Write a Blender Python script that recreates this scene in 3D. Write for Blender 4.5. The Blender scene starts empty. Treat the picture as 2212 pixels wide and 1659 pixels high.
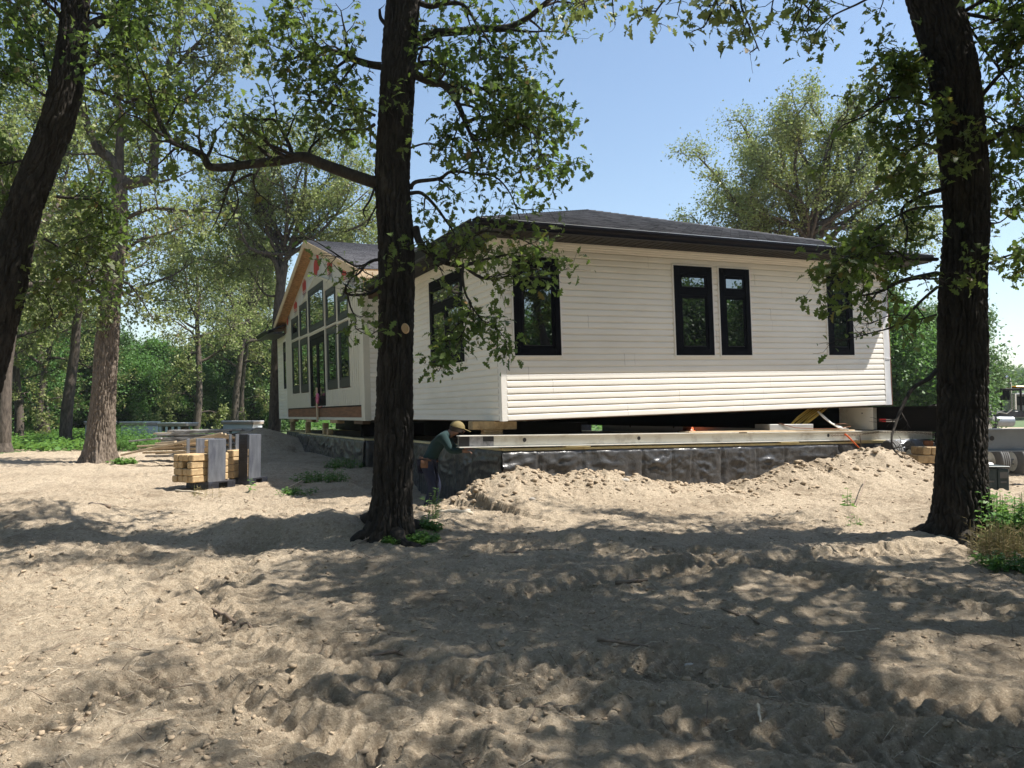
import bpy, math, random
import numpy as np
from mathutils import Vector, Matrix, Euler
PI = math.pi
scene = bpy.context.scene
COL = scene.collection
rng = np.random.default_rng(7)
random.seed(7)

# ---------------------------------------------------------------- camera model
FPX = 1665.6                       # focal length, in units of a 2212 px wide frame
PITCH = math.atan((898.6-829.5)/FPX)
CAM = np.array([0.0, 0.0, 1.6])
_F = np.array([0, math.cos(PITCH), math.sin(PITCH)])
_U = np.array([0, -math.sin(PITCH), math.cos(PITCH)])
_R = np.array([1.0, 0, 0])
def P(x, y, Y):
    d = _R*(x-1106)/FPX + _F - _U*(y-829.5)/FPX
    return CAM + d/d[1]*Y
def PL(lst, Y0, Y1=None):
    """polyline of measured points, its distance running from Y0 to Y1"""
    if Y1 is None: Y1 = Y0
    n = len(lst)
    return np.array([P(a[0], a[1], Y0+(Y1-Y0)*i/max(1, n-1)) for i, a in enumerate(lst)])

# ---------------------------------------------------------------- noise
def _h(ix, iy, iz, seed):
    n = (ix.astype(np.int64)*374761393 + iy.astype(np.int64)*668265263 + iz.astype(np.int64)*2147483647 + seed*974711) & 0xffffffff
    n = ((n ^ (n >> 13))*1274126177) & 0xffffffff
    n = (n ^ (n >> 16)) & 0xffffff
    return n/float(0xffffff)
def vn2(x, y, seed=0):
    ix = np.floor(x); iy = np.floor(y); fx = x-ix; fy = y-iy
    fx = fx*fx*(3-2*fx); fy = fy*fy*(3-2*fy); z = np.zeros_like(ix)
    a = _h(ix, iy, z, seed); b = _h(ix+1, iy, z, seed); c = _h(ix, iy+1, z, seed); d = _h(ix+1, iy+1, z, seed)
    return (a*(1-fx)+b*fx)*(1-fy)+(c*(1-fx)+d*fx)*fy
def vn3(x, y, zz, seed=0):
    ix = np.floor(x); iy = np.floor(y); iz = np.floor(zz); fx = x-ix; fy = y-iy; fz = zz-iz
    fx = fx*fx*(3-2*fx); fy = fy*fy*(3-2*fy); fz = fz*fz*(3-2*fz)
    r = 0
    for dz, wz in ((0, 1-fz), (1, fz)):
        a = _h(ix, iy, iz+dz, seed); b = _h(ix+1, iy, iz+dz, seed); c = _h(ix, iy+1, iz+dz, seed); d = _h(ix+1, iy+1, iz+dz, seed)
        r = r+wz*((a*(1-fx)+b*fx)*(1-fy)+(c*(1-fx)+d*fx)*fy)
    return r
def fbm(x, y, oct=4, seed=0, gain=.5):
    s = 0; a = 1; t = 0
    for o in range(oct):
        s = s+a*(vn2(x*2**o+o*17.3, y*2**o-o*9.1, seed+o)-.5); t += a; a *= gain
    return s/t*2

# ---------------------------------------------------------------- materials
MATS = {}
class NT:
    def __init__(s, name):
        s.m = bpy.data.materials.new(name); s.m.use_nodes = True
        s.t = s.m.node_tree; s.t.nodes.clear()
        s.out = s.n('ShaderNodeOutputMaterial')
    def n(s, typ, **kw):
        nd = s.t.nodes.new(typ)
        for k, v in kw.items():
            if k in nd.inputs: nd.inputs[k].default_value = v
            else: setattr(nd, k, v)
        return nd
    def l(s, a, b): s.t.links.new(a, b)
    def coord(s, scale=(1, 1, 1), kind='Object'):
        tc = s.n('ShaderNodeTexCoord'); mp = s.n('ShaderNodeMapping'); mp.inputs['Scale'].default_value = scale
        s.l(tc.outputs[kind], mp.inputs['Vector']); return mp.outputs['Vector']
    def noise(s, vec, scale, detail=4, rough=.55, dist=0):
        nd = s.n('ShaderNodeTexNoise'); nd.inputs['Scale'].default_value = scale; nd.inputs['Detail'].default_value = detail
        nd.inputs['Roughness'].default_value = rough; nd.inputs['Distortion'].default_value = dist
        s.l(vec, nd.inputs['Vector']); return nd.outputs['Fac']
    def ramp(s, fac, stops):
        r = s.n('ShaderNodeValToRGB'); e = r.color_ramp.elements
        while len(e) < len(stops): e.new(.5)
        for i, (p, c) in enumerate(stops):
            e[i].position = p; e[i].color = (c[0], c[1], c[2], 1) if not isinstance(c, (int, float)) else (c, c, c, 1)
        s.l(fac, r.inputs['Fac']); return r.outputs['Color']
    def mix(s, fac, a, b, mode='MIX'):
        m = s.n('ShaderNodeMix', data_type='RGBA', blend_type=mode)
        for sock, v in ((m.inputs[0], fac), (m.inputs[6], a), (m.inputs[7], b)):
            if hasattr(v, 'links') or isinstance(v, bpy.types.NodeSocket): s.l(v, sock)
            elif isinstance(v, (int, float)): sock.default_value = v
            else: sock.default_value = (v[0], v[1], v[2], 1)
        return m.outputs[2]
    def bump(s, h, strength=.3, dist=.02, nrm=None):
        b = s.n('ShaderNodeBump'); b.inputs['Strength'].default_value = strength; b.inputs['Distance'].default_value = dist
        s.l(h, b.inputs['Height'])
        if nrm: s.l(nrm, b.inputs['Normal'])
        return b.outputs['Normal']
    def principled(s, base, rough=.6, metal=0, nrm=None, spec=.5):
        b = s.n('ShaderNodeBsdfPrincipled')
        if isinstance(base, bpy.types.NodeSocket): s.l(base, b.inputs['Base Color'])
        else: b.inputs['Base Color'].default_value = (base[0], base[1], base[2], 1)
        if isinstance(rough, bpy.types.NodeSocket): s.l(rough, b.inputs['Roughness'])
        else: b.inputs['Roughness'].default_value = rough
        b.inputs['Metallic'].default_value = metal
        b.inputs['Specular IOR Level'].default_value = spec
        if nrm: s.l(nrm, b.inputs['Normal'])
        s.l(b.outputs[0], s.out.inputs['Surface']); return b
def plain(name, col, rough=.6, metal=0, var=.12, scale=6, bump=.1, bs=60, spec=.5, stretch=(1, 1, 1), dirt=None, kind='Object'):
    m = NT(name); v = m.coord(stretch, kind)
    f = m.noise(v, scale, 5); lo = [c*(1-var) for c in col]; hi = [min(1, c*(1+var)) for c in col]
    c = m.ramp(f, [(.3, lo), (.7, hi)])
    if dirt:
        g = m.noise(v, scale*.6, 6, .7); gm = m.ramp(g, [(.5, 0.0), (.72, 1.0)])
        c = m.mix(gm, c, dirt)
    n2 = m.noise(v, bs, 3)
    m.principled(c, rough, metal, m.bump(n2, bump, .01), spec)
    MATS[name] = m.m; return m.m

def build_materials():
    # dirt
    m = NT('sandy_soil'); v = m.coord()
    big = m.noise(v, .35, 5, .6); mid = m.noise(v, 2.2, 6, .65); fine = m.noise(v, 22, 6, .7)
    c = m.ramp(mid, [(.3, (.36, .285, .205)), (.5, (.50, .41, .30)), (.72, (.64, .535, .40))])
    c2 = m.ramp(big, [(.35, (.38, .305, .22)), (.65, (.62, .515, .385))])
    c = m.mix(.5, c, c2)
    fr = m.ramp(fine, [(.3, (.62, .60, .58)), (.6, (1, 1, 1))])
    c = m.mix(.6, c, fr, 'MULTIPLY')
    # litter: small dark humus flecks and pale straw
    vo = m.n('ShaderNodeTexVoronoi'); vo.inputs['Scale'].default_value = 55; m.l(v, vo.inputs['Vector'])
    fl = m.ramp(vo.outputs['Distance'], [(.10, 1.0), (.2, 0.0)]); gate = m.ramp(m.noise(v, 3.3, 4, .6), [(.5, 0.0), (.62, 1.0)])
    fl = m.mix(1.0, fl, gate, 'MULTIPLY')
    c = m.mix(fl, c, (.10, .07, .045))
    vc = m.n('ShaderNodeTexVoronoi'); vc.inputs['Scale'].default_value = 34; m.l(m.coord(), vc.inputs['Vector'])
    c = m.mix(m.ramp(vc.outputs['Color'], [(.15, .5), (.35, 0.0)]), c, (.27, .205, .14))
    vd = m.n('ShaderNodeTexVoronoi'); vd.inputs['Scale'].default_value = 90; m.l(v, vd.inputs['Vector']); c = m.mix(m.ramp(vd.outputs['Color'], [(.7, 0.0), (.9, .45)]), c, (.74, .63, .48))
    # damp organic soil showing in places away from the sand
    dk = m.ramp(m.noise(v, 1.1, 8, .75), [(.53, 0.0), (.64, .65)])
    c = m.mix(dk, c, (.20, .15, .10))
    n1 = m.noise(v, 9, 8, .72); n2 = m.noise(v, 60, 5, .7)
    n3 = m.noise(v, 26, 6, .75); nn = m.bump(n1, .9, .07); nn = m.bump(n3, 1.0, .04, nn); nn = m.bump(n2, .6, .014, nn)
    m.principled(c, .95, 0, nn, .15); MATS['soil'] = m.m
    plain('clod', (.33, .26, .185), .95, var=.3, scale=9, bump=.6, bs=50, spec=.1)
    plain('siding', (.83, .79, .72), .5, var=.035, scale=1.6, bump=.10, bs=5, stretch=(.5, .5, 2), dirt=(.76, .71, .63))
    plain('trim_white', (.82, .79, .74), .45, var=.02, bump=.02)
    plain('batten_vinyl', (.62, .585, .49), .5, var=.03, bump=.03)
    plain('frame_black', (.005, .0053, .0075), .5, var=.3, bump=.05, spec=.06)
    plain('frame_grey', (.018, .020, .024), .45, var=.15, bump=.05)
    plain('gutter_black', (.005, .0055, .010), .4, var=.2, bump=.02, spec=.15)
    plain('soffit_black', (.010, .0085, .007), .6, var=.15, bump=.05)
    plain('metal_edge', (.75, .74, .76), .3, .6, var=.05, bump=.02)
    plain('wrap', (.60, .60, .61), .5, var=.06, scale=3, bump=.5, bs=7)
    plain('wrap_red', (.50, .05, .045), .6, var=.1, bump=.02)
    plain('wrap_ink', (.05, .06, .10), .6, var=.1, bump=.02)
    plain('rim_wood', (.20, .095, .045), .8, var=.35, scale=7, bump=.3, bs=30, stretch=(1, .25, 3))
    plain('osb', (.42, .24, .10), .8, var=.35, scale=14, bump=.3, bs=20, dirt=(.24, .12, .05))
    plain('raw_pine', (.62, .47, .30), .75, var=.15, scale=6, bump=.2, bs=20)
    plain('yellow_plate', (.62, .52, .28), .75, var=.15, scale=5, bump=.2, bs=30)
    plain('timber', (.46, .33, .18), .85, var=.25, scale=12, bump=.4, bs=30, dirt=(.30, .19, .09))
    plain('timber_end', (.40, .27, .12), .9, var=.3, scale=25, bump=.4, bs=60)
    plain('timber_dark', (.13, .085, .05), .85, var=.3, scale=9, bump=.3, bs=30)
    plain('grey_board', (.31, .30, .285), .85, var=.35, scale=5, bump=.4, bs=25, dirt=(.15, .13, .11))
    plain('tan_board', (.42, .33, .22), .85, var=.25, scale=5, bump=.4, bs=25)
    plain('concrete', (.34, .33, .31), .9, var=.15, bump=.3)
    plain('white_steel', (.74, .72, .65), .5, var=.05, scale=3, bump=.1, dirt=(.42, .37, .30))
    plain('grey_steel', (.22, .245, .275), .45, .2, var=.12, scale=3, bump=.1, dirt=(.20, .20, .20))
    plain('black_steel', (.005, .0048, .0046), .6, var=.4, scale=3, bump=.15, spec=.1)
    plain('black_patch', (.03, .03, .032), .6, var=.4, scale=12, bump=.15)
    plain('scuffed_patch', (.34, .34, .36), .6, var=.3, scale=14, bump=.15, dirt=(.10, .10, .11))
    plain('galvanised', (.30, .32, .37), .38, .7, var=.25, scale=7, bump=.15, dirt=(.16, .17, .22), stretch=(1, 1, .3))
    plain('plate_black', (.018, .020, .028), .45, var=.4, scale=7, bump=.2, dirt=(.06, .07, .10))
    plain('aluminium', (.62, .62, .60), .35, .6, var=.06, bump=.03)
    plain('orange_paint', (.70, .13, .03), .5, var=.15, bump=.1)
    plain('red_tape', (.60, .03, .03), .4, var=.1); plain('white_tape', (.80, .80, .78), .4, var=.05)
    plain('pink_tape', (.70, .16, .27), .5, var=.15)
    plain('yellow_cable', (.60, .40, .06), .5, var=.1); plain('white_cable', (.80, .79, .74), .5, var=.05)
    plain('chain_steel', (.20, .16, .12), .5, .6, var=.3)
    plain('rust', (.22, .09, .04), .8, var=.3, scale=10)
    plain('tyre', (.12, .12, .118), .85, var=.15, scale=8, bump=.2); plain('tyre_dark', (.02, .02, .02), .9, var=.2)
    plain('crate_dark', (.02, .035, .038), .5, var=.3, scale=8)
    plain('truck_white', (.75, .78, .80), .35, var=.03); plain('chrome', (.6, .6, .62), .2, .9, var=.05)
    plain('beacon', (.85, .42, .02), .3, var=.05); plain('glass_dark', (.02, .035, .04), .05, var=.1, bump=0)
    plain('package_white', (.55, .60, .64), .6, var=.05, scale=3, bump=.25, bs=6)
    plain('strap', (.36, .30, .24), .7, var=.15)
    plain('pale_trailer', (.50, .54, .58), .5, var=.04)
    plain('skin', (.20, .11, .075), .6, var=.05); plain('shirt_teal', (.005, .026, .028), .9, var=.2)  # worker's skin and shirt coloured darker to stand in for the house's shade
    plain('denim', (.007, .012, .035), .9, var=.25, scale=14); plain('cap_tan', (.17, .13, .05), .8, var=.1)  # jeans and cap carry the shade under the house in their colour
    plain('leather', (.12, .055, .025), .6, var=.2); plain('hair_dark', (.03, .02, .015), .8)
    plain('stick_bark', (.20, .15, .11), .9, var=.3, scale=14, bump=.4)
    plain('stick_pale', (.55, .47, .36), .85, var=.2, scale=14, bump=.3)
    plain('stone', (.42, .38, .33), .9, var=.2, scale=8, bump=.3)
    plain('cut_wood', (.50, .33, .17), .8, var=.15, scale=20, bump=.2)
    plain('moss', (.16, .13, .03), .95, var=.3, scale=12, bump=.5)
    plain('hill_grass', (.07, .11, .03), .95, var=.35, scale=.5, bump=.3, bs=3)
    # shingles
    for nm, ca, cb, vec in (('shingle', (.085, .083, .086), (.32, .31, .315), (1, 1, 1)), ('shingle_grey', (.15, .145, .15), (.32, .31, .32), (1, 1, 1))):
        m = NT(nm); tc = m.n('ShaderNodeTexCoord'); uv = tc.outputs['UV']
        br = m.n('ShaderNodeTexBrick'); m.l(uv, br.inputs['Vector'])
        br.inputs['Color1'].default_value = (*ca, 1); br.inputs['Color2'].default_value = (*cb, 1)
        br.inputs['Mortar'].default_value = (.03, .028, .026, 1); br.inputs['Scale'].default_value = 1
        br.inputs['Brick Width'].default_value = .24; br.inputs['Row Height'].default_value = .14
        br.inputs['Mortar Size'].default_value = .006; br.inputs['Mortar Smooth'].default_value = .3
        n = m.noise(uv, 9, 5); c = m.mix(m.ramp(n, [(.35, 0.0), (.65, .5)]), br.outputs['Color'], cb)
        sp = m.noise(uv, 260, 2); c = m.mix(.35, c, m.ramp(sp, [(.3, .35), (.7, 1.0)]), 'MULTIPLY')
        m.principled(c, .9, 0, m.bump(br.outputs['Fac'], -.5, .01), .2); MATS[nm] = m.m
    # window glass: dark room behind it, sharp reflections of the trees around
    m = NT('window_glass'); fr = m.n('ShaderNodeFresnel'); fr.inputs['IOR'].default_value = 1.75
    v = m.coord(); nb = m.noise(v, .9, 2); nn = m.bump(nb, .05, .03); m.l(nn, fr.inputs['Normal'])
    d = m.n('ShaderNodeBsdfDiffuse'); d.inputs['Color'].default_value = (.008, .009, .010, 1)
    g = m.n('ShaderNodeBsdfGlossy'); g.inputs['Roughness'].default_value = .01; g.inputs['Color'].default_value = (.95, .98, 1, 1); m.l(nn, g.inputs['Normal'])
    mx = m.n('ShaderNodeMixShader'); ml = m.n('ShaderNodeMath', operation='MULTIPLY_ADD'); m.l(fr.outputs[0], ml.inputs[0]); ml.inputs[1].default_value = 1.0; ml.inputs[2].default_value = .16
    m.l(ml.outputs[0], mx.inputs[0]); m.l(d.outputs[0], mx.inputs[1]); m.l(g.outputs[0], mx.inputs[2]); m.l(mx.outputs[0], m.out.inputs['Surface'])
    MATS['glass'] = m.m
    # black waterproofing film
    m = NT('black_film'); v = m.coord((1, 1, 1)); w = m.noise(v, 2.2, 5, .6, 1.2); w2 = m.noise(v, 9, 4, .6)
    c = m.ramp(m.noise(v, 6, 6, .7), [(.3, (.024, .024, .026)), (.7, (.085, .082, .08))])
    nn = m.bump(w, .55, .06); nn = m.bump(w2, .25, .02, nn); m.principled(c, .30, 0, nn, .6); MATS['film'] = m.m
    # bark
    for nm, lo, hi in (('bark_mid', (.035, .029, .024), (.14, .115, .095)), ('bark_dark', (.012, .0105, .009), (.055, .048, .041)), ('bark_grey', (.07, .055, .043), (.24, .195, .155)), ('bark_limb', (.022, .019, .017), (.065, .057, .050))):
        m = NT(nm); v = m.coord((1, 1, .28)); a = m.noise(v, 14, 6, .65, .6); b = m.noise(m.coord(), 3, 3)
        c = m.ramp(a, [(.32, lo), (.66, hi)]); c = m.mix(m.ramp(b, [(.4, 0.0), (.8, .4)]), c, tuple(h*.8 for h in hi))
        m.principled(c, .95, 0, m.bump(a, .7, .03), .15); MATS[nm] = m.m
    # foliage
    def leafmat(nm, stops, trans=.42, tcol=(.22, .34, .05), rough=.5, vary=.25):
        m = NT(nm); geo = m.n('ShaderNodeNewGeometry')
        c = m.ramp(geo.outputs['Random Per Island'], stops)
        v = m.coord(); c = m.mix(m.ramp(m.noise(v, .8, 3), [(.35, 0.0), (.7, vary)]), c, stops[-1][1])
        b = m.n('ShaderNodeBsdfPrincipled'); m.l(c, b.inputs['Base Color']); b.inputs['Roughness'].default_value = rough
        b.inputs['Specular IOR Level'].default_value = .35
        t = m.n('ShaderNodeBsdfTranslucent'); tc = m.mix(.5, c, tcol); m.l(tc, t.inputs['Color'])
        mx = m.n('ShaderNodeMixShader'); mx.inputs[0].default_value = trans
        m.l(b.outputs[0], mx.inputs[1]); m.l(t.outputs[0], mx.inputs[2]); m.l(mx.outputs[0], m.out.inputs['Surface']); MATS[nm] = m.m
    leafmat('oak_leaf', [(0, (.045, .09, .026)), (.5, (.08, .14, .038)), (.95, (.13, .20, .05)), (1, (.22, .12, .04))])
    leafmat('oak_leaf_pale', [(0, (.12, .17, .055)), (.5, (.20, .26, .085)), (.96, (.28, .33, .12)), (1, (.26, .17, .08))], .35, (.30, .38, .10))
    leafmat('bush_leaf', [(0, (.045, .115, .03)), (.5, (.075, .17, .045)), (1, (.12, .23, .06))], .35, (.18, .36, .06))
    leafmat('wood_leaf', [(0, (.045, .10, .035)), (.5, (.07, .145, .045)), (1, (.12, .20, .065))], .3, (.16, .28, .06))
    leafmat('weed_leaf', [(0, (.05, .12, .03)), (.6, (.09, .20, .045)), (1, (.16, .30, .07))], .4, (.25, .42, .07))
    leafmat('dry_grass', [(0, (.30, .24, .12)), (.6, (.42, .34, .18)), (1, (.20, .22, .08))], .3, (.4, .34, .15), .8)
    leafmat('dead_leaf', [(0, (.26, .12, .05)), (1, (.34, .18, .08))], .3, (.4, .2, .08), .8)
    # sandy outcrop of the old field
build_materials()

# ---------------------------------------------------------------- mesh helpers
def tag(o, label=None, cat=None, group=None, kind=None):
    if label: o['label'] = label
    if cat: o['category'] = cat
    if group: o['group'] = group
    if kind: o['kind'] = kind
    return o
def empty(name, loc=(0, 0, 0), rz=0, label=None, cat=None, group=None, mat=None):
    o = bpy.data.objects.new(name, None); COL.objects.link(o); o.empty_display_size = .2
    if mat is not None: o.matrix_world = mat
    else: o.location = loc; o.rotation_euler = (0, 0, rz)
    return tag(o, label, cat, group)
def link(name, me, parent=None):
    o = bpy.data.objects.new(name, me); COL.objects.link(o)
    if parent is not None: o.parent = parent
    return o
class MB:
    def __init__(s): s.v = []; s.f = []; s.mi = []; s.uv = None
    def add(s, vs, fs, mi=0):
        b = len(s.v); s.v += [tuple(map(float, p)) for p in vs]; s.f += [tuple(b+i for i in f) for f in fs]; s.mi += [mi]*len(fs)
    def box(s, a, b, mi=0, M=None):
        (x0, y0, z0), (x1, y1, z1) = a, b
        vs = [(x0, y0, z0), (x1, y0, z0), (x1, y1, z0), (x0, y1, z0), (x0, y0, z1), (x1, y0, z1), (x1, y1, z1), (x0, y1, z1)]
        if M is not None: vs = [tuple(M @ Vector(p)) for p in vs]
        s.add(vs, [(0, 3, 2, 1), (4, 5, 6, 7), (0, 1, 5, 4), (1, 2, 6, 5), (2, 3, 7, 6), (3, 0, 4, 7)], mi); return s
    def rbox(s, a, b, r=.01, mi=0, M=None):
        """box with chamfered long edges all round"""
        (x0, y0, z0), (x1, y1, z1) = a, b; vs = []; r = min(r, (x1-x0)/2.2, (y1-y0)/2.2, (z1-z0)/2.2)
        for zz, ins in ((z0, r), (z0+r, 0), (z1-r, 0), (z1, r)):
            q = r+ins*.0 if ins == 0 else r
            X0, X1, Y0, Y1 = x0+ins, x1-ins, y0+ins, y1-ins
            vs += [(X0+q, Y0, zz), (X1-q, Y0, zz), (X1, Y0+q, zz), (X1, Y1-q, zz), (X1-q, Y1, zz), (X0+q, Y1, zz), (X0, Y1-q, zz), (X0, Y0+q, zz)]
        if M is not None: vs = [tuple(M @ Vector(p)) for p in vs]
        fs = [tuple(range(7, -1, -1)), tuple(range(24, 32))]
        for k in range(3):
            for i in range(8):
                j = (i+1) % 8; fs.append((k*8+i, k*8+j, k*8+8+j, k*8+8+i))
        s.add(vs, fs, mi); return s
    def tube(s, pts, radii, n=8, mi=0, cap=True):
        V, Fq = tube_np(np.array(pts, float), np.array(radii if hasattr(radii, '__len__') else [radii]*len(pts), float), n)
        fs = [tuple(q) for q in Fq.tolist()]
        if cap: fs += [tuple(range(n-1, -1, -1)), tuple(range(len(V)-n, len(V)))]
        s.add(V.tolist(), fs, mi); return s
    def cyl(s, a, b, r, n=16, mi=0, r2=None): return s.tube([a, b], [r, r if r2 is None else r2], n, mi)
    def poly(s, pts, mi=0): s.add(pts, [tuple(range(len(pts)))], mi); return s
    def prism(s, pts, off, mi=0):
        n = len(pts); off = Vector(off); top = [tuple(Vector(p)+off) for p in pts]
        s.add(list(pts)+top, [tuple(range(n-1, -1, -1)), tuple(range(n, 2*n))]+[(i, (i+1) % n, n+(i+1) % n, n+i) for i in range(n)], mi); return s
    def build(s, name, mats, parent=None, smooth=False):
        me = bpy.data.meshes.new(name); me.from_pydata(s.v, [], s.f)
        for m in (mats if isinstance(mats, (list, tuple)) else [mats]): me.materials.append(MATS[m])
        me.polygons.foreach_set('material_index', s.mi)
        if smooth: me.polygons.foreach_set('use_smooth', [True]*len(s.f))
        if s.uv: 
            L = me.uv_layers.new(name='UV'); L.data.foreach_set('uv', [c for p in s.uv for c in p])
        me.update(); return link(name, me, parent)
def tube_np(pts, rad, n):
    m = len(pts); T = np.gradient(pts, axis=0) if m > 2 else np.repeat((pts[-1]-pts[0])[None], m, 0)
    T /= np.linalg.norm(T, axis=1)[:, None]+1e-9
    ref = np.array([0, 0, 1.0]) if abs(T[0][2]) < .9 else np.array([1.0, 0, 0])
    A = np.cross(T, ref); nn = np.linalg.norm(A, axis=1)[:, None]; A = A/np.maximum(nn, 1e-6)
    for i in range(1, m):
        a = A[i-1]-T[i]*(A[i-1]@T[i]); A[i] = a/(np.linalg.norm(a)+1e-9)
    B = np.cross(T, A); th = np.arange(n)*2*PI/n
    ring = A[:, None, :]*np.cos(th)[None, :, None]+B[:, None, :]*np.sin(th)[None, :, None]
    V = (pts[:, None, :]+ring*rad[:, None, None]).reshape(-1, 3)
    i = np.arange(m-1)[:, None]*n; j = np.arange(n)[None, :]; j2 = (j+1) % n
    F = np.stack([i+j, i+j2, i+n+j2, i+n+j], -1).reshape(-1, 4)
    return V, F
def np_mesh(name, V, F, mats, smooth=False, mi=None):
    """F: (nf,k) array, all faces with k corners"""
    me = bpy.data.meshes.new(name); nf, k = F.shape
    me.vertices.add(len(V)); me.vertices.foreach_set('co', np.asarray(V, np.float32).ravel())
    me.loops.add(nf*k); me.loops.foreach_set('vertex_index', F.astype(np.int32).ravel())
    me.polygons.add(nf); me.polygons.foreach_set('loop_start', np.arange(0, nf*k, k, dtype=np.int32))
    me.polygons.foreach_set('loop_total', np.full(nf, k, np.int32))
    for m in (mats if isinstance(mats, (list, tuple)) else [mats]): me.materials.append(MATS[m])
    if mi is not None: me.polygons.foreach_set('material_index', mi.astype(np.int32))
    if smooth: me.polygons.foreach_set('use_smooth', np.ones(nf, bool))
    me.update(calc_edges=True); return me
def copy_tree(src, parent=None):
    c = src.copy(); COL.objects.link(c)
    if parent is not None: c.parent = parent; c.matrix_parent_inverse = src.matrix_parent_inverse.copy()
    for ch in list(src.children): copy_tree(ch, c)
    return c

# ---------------------------------------------------------------- frames of the house and its foundation
YAW = math.radians(25.563)
O = np.array([-.15453, 13.04662, 1.52280])
_r = np.array([.90156162, .43123257, .03500154]); _l = np.array([-.43150290, .90211153, .00018822]); _u = np.array([-.03149413, -.01527295, .99938724])
MH = Matrix(((_r[0], _l[0], _u[0], O[0]), (_r[1], _l[1], _u[1], O[1]), (_r[2], _l[2], _u[2], O[2]), (0, 0, 0, 1)))
cy, sy = math.cos(YAW), math.sin(YAW)
MF = Matrix(((cy, -sy, 0, O[0]), (sy, cy, 0, O[1]), (0, 0, 1, 0), (0, 0, 0, 1)))   # level frame, z = world height
def to_fr(x, y):
    dx, dy = x-O[0], y-O[1]; return dx*cy+dy*sy, -dx*sy+dy*cy

# ---------------------------------------------------------------- terrain
_ridge = [(905, 1118, 10.9), (950, 1082, 11.6), (1000, 1046, 11.9), (1100, 1010, 12.0), (1200, 1020, 12.3), (1300, 1030, 12.6), (1400, 1030, 12.9), (1500, 1040, 13.2), (1600, 1045, 13.5), (1680, 1012, 13.9), (1760, 1003, 14.3), (1890, 975, 14.5), (1960, 992, 14.6), (2030, 1050, 14.5), (2120, 1075, 14.2)]
RID = np.array([P(*a) for a in _ridge])
BASE_Y = [-60, 0, 9, 14, 20, 30, 60, 150, 420]; BASE_Z = [0, 0, .19, .30, .40, .45, .68, 1.15, 1.35]
def poly_d(x, y, pl):
    best = np.full(x.shape, 1e9); hz = np.zeros_like(x); sd = np.zeros_like(x); al = np.zeros_like(x); acc = 0
    for a, b in zip(pl[:-1], pl[1:]):
        d = b[:2]-a[:2]; L2 = d@d; t = np.clip(((x-a[0])*d[0]+(y-a[1])*d[1])/L2, 0, 1)
        px = x-(a[0]+d[0]*t); py = y-(a[1]+d[1]*t); q = np.hypot(px, py); s = d[0]*py-d[1]*px
        k = q < best; best = np.where(k, q, best); sd = np.where(k, np.sign(s), sd)
        if len(a) > 2: hz = np.where(k, a[2]+(b[2]-a[2])*t, hz)
        al = np.where(k, acc+t*math.sqrt(L2), al); acc += math.sqrt(L2)
    return best, hz, sd, al
def G(u, v): 
    """measured spot on near ground -> (x, y)"""
    Y = 6.0
    for _ in range(12):
        z = np.interp(Y, BASE_Y, BASE_Z); q = P(u, v, 1.0)-CAM; Y = (z-1.6)/q[2] if q[2] < -1e-3 else 60
    p = P(u, v, Y); return p[0], p[1]
BUMPS = [(60, 1128, 1.1, .22), (170, 1150, .6, .10), (560, 1150, .8, .13), (700, 1160, .6, .12), (820, 1150, .9, .12), (2090, 1130, 1.0, .16), (1960, 1170, .6, .06),
         (1830, 1125, .5, .12), (1720, 1120, .35, .06), (870, 1262, .28, .10), (1590, 1255, .35, .07), (1290, 1165, .5, .07), (1010, 1225, .5, .05), (1700, 1300, .6, .05), (1460, 1225, .35, .06),
         (640, 1215, .5, .07), (230, 1200, .6, .06), (420, 1230, .4, .05), (980, 1130, .4, .08), (1400, 1085, .5, .08), (1560, 1090, .45, .10), (1250, 1075, .5, .08), (1110, 1080, .5, .07),
         (1860, 1060, .5, .08), (560, 1180, .45, -.09), (330, 1165, .8, -.06), (1050, 1180, .6, -.06)]
TRACKS = [([(2230, 1545), (1900, 1500), (1500, 1440), (1150, 1450), (980, 1470), (700, 1480)], .26), ([(2230, 1650), (1700, 1585), (1300, 1530), (1050, 1500), (820, 1420), (560, 1350), (480, 1250), (520, 1190), (590, 1150)], .24),
          ([(940, 1640), (700, 1560), (520, 1430), (450, 1350), (380, 1250), (200, 1190)], .22), ([(2230, 1330), (1900, 1270), (1640, 1230), (1500, 1200), (1380, 1215), (1200, 1180), (1000, 1190)], .26),
          ([(0, 1600), (200, 1520), (380, 1490), (560, 1560), (760, 1650)], .24), ([(2000, 1190), (1700, 1210), (1500, 1240), (1330, 1255), (1100, 1300)], .22)]
TRK = [(np.array([G(*p) for p in pl]), w) for pl, w in TRACKS]
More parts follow.
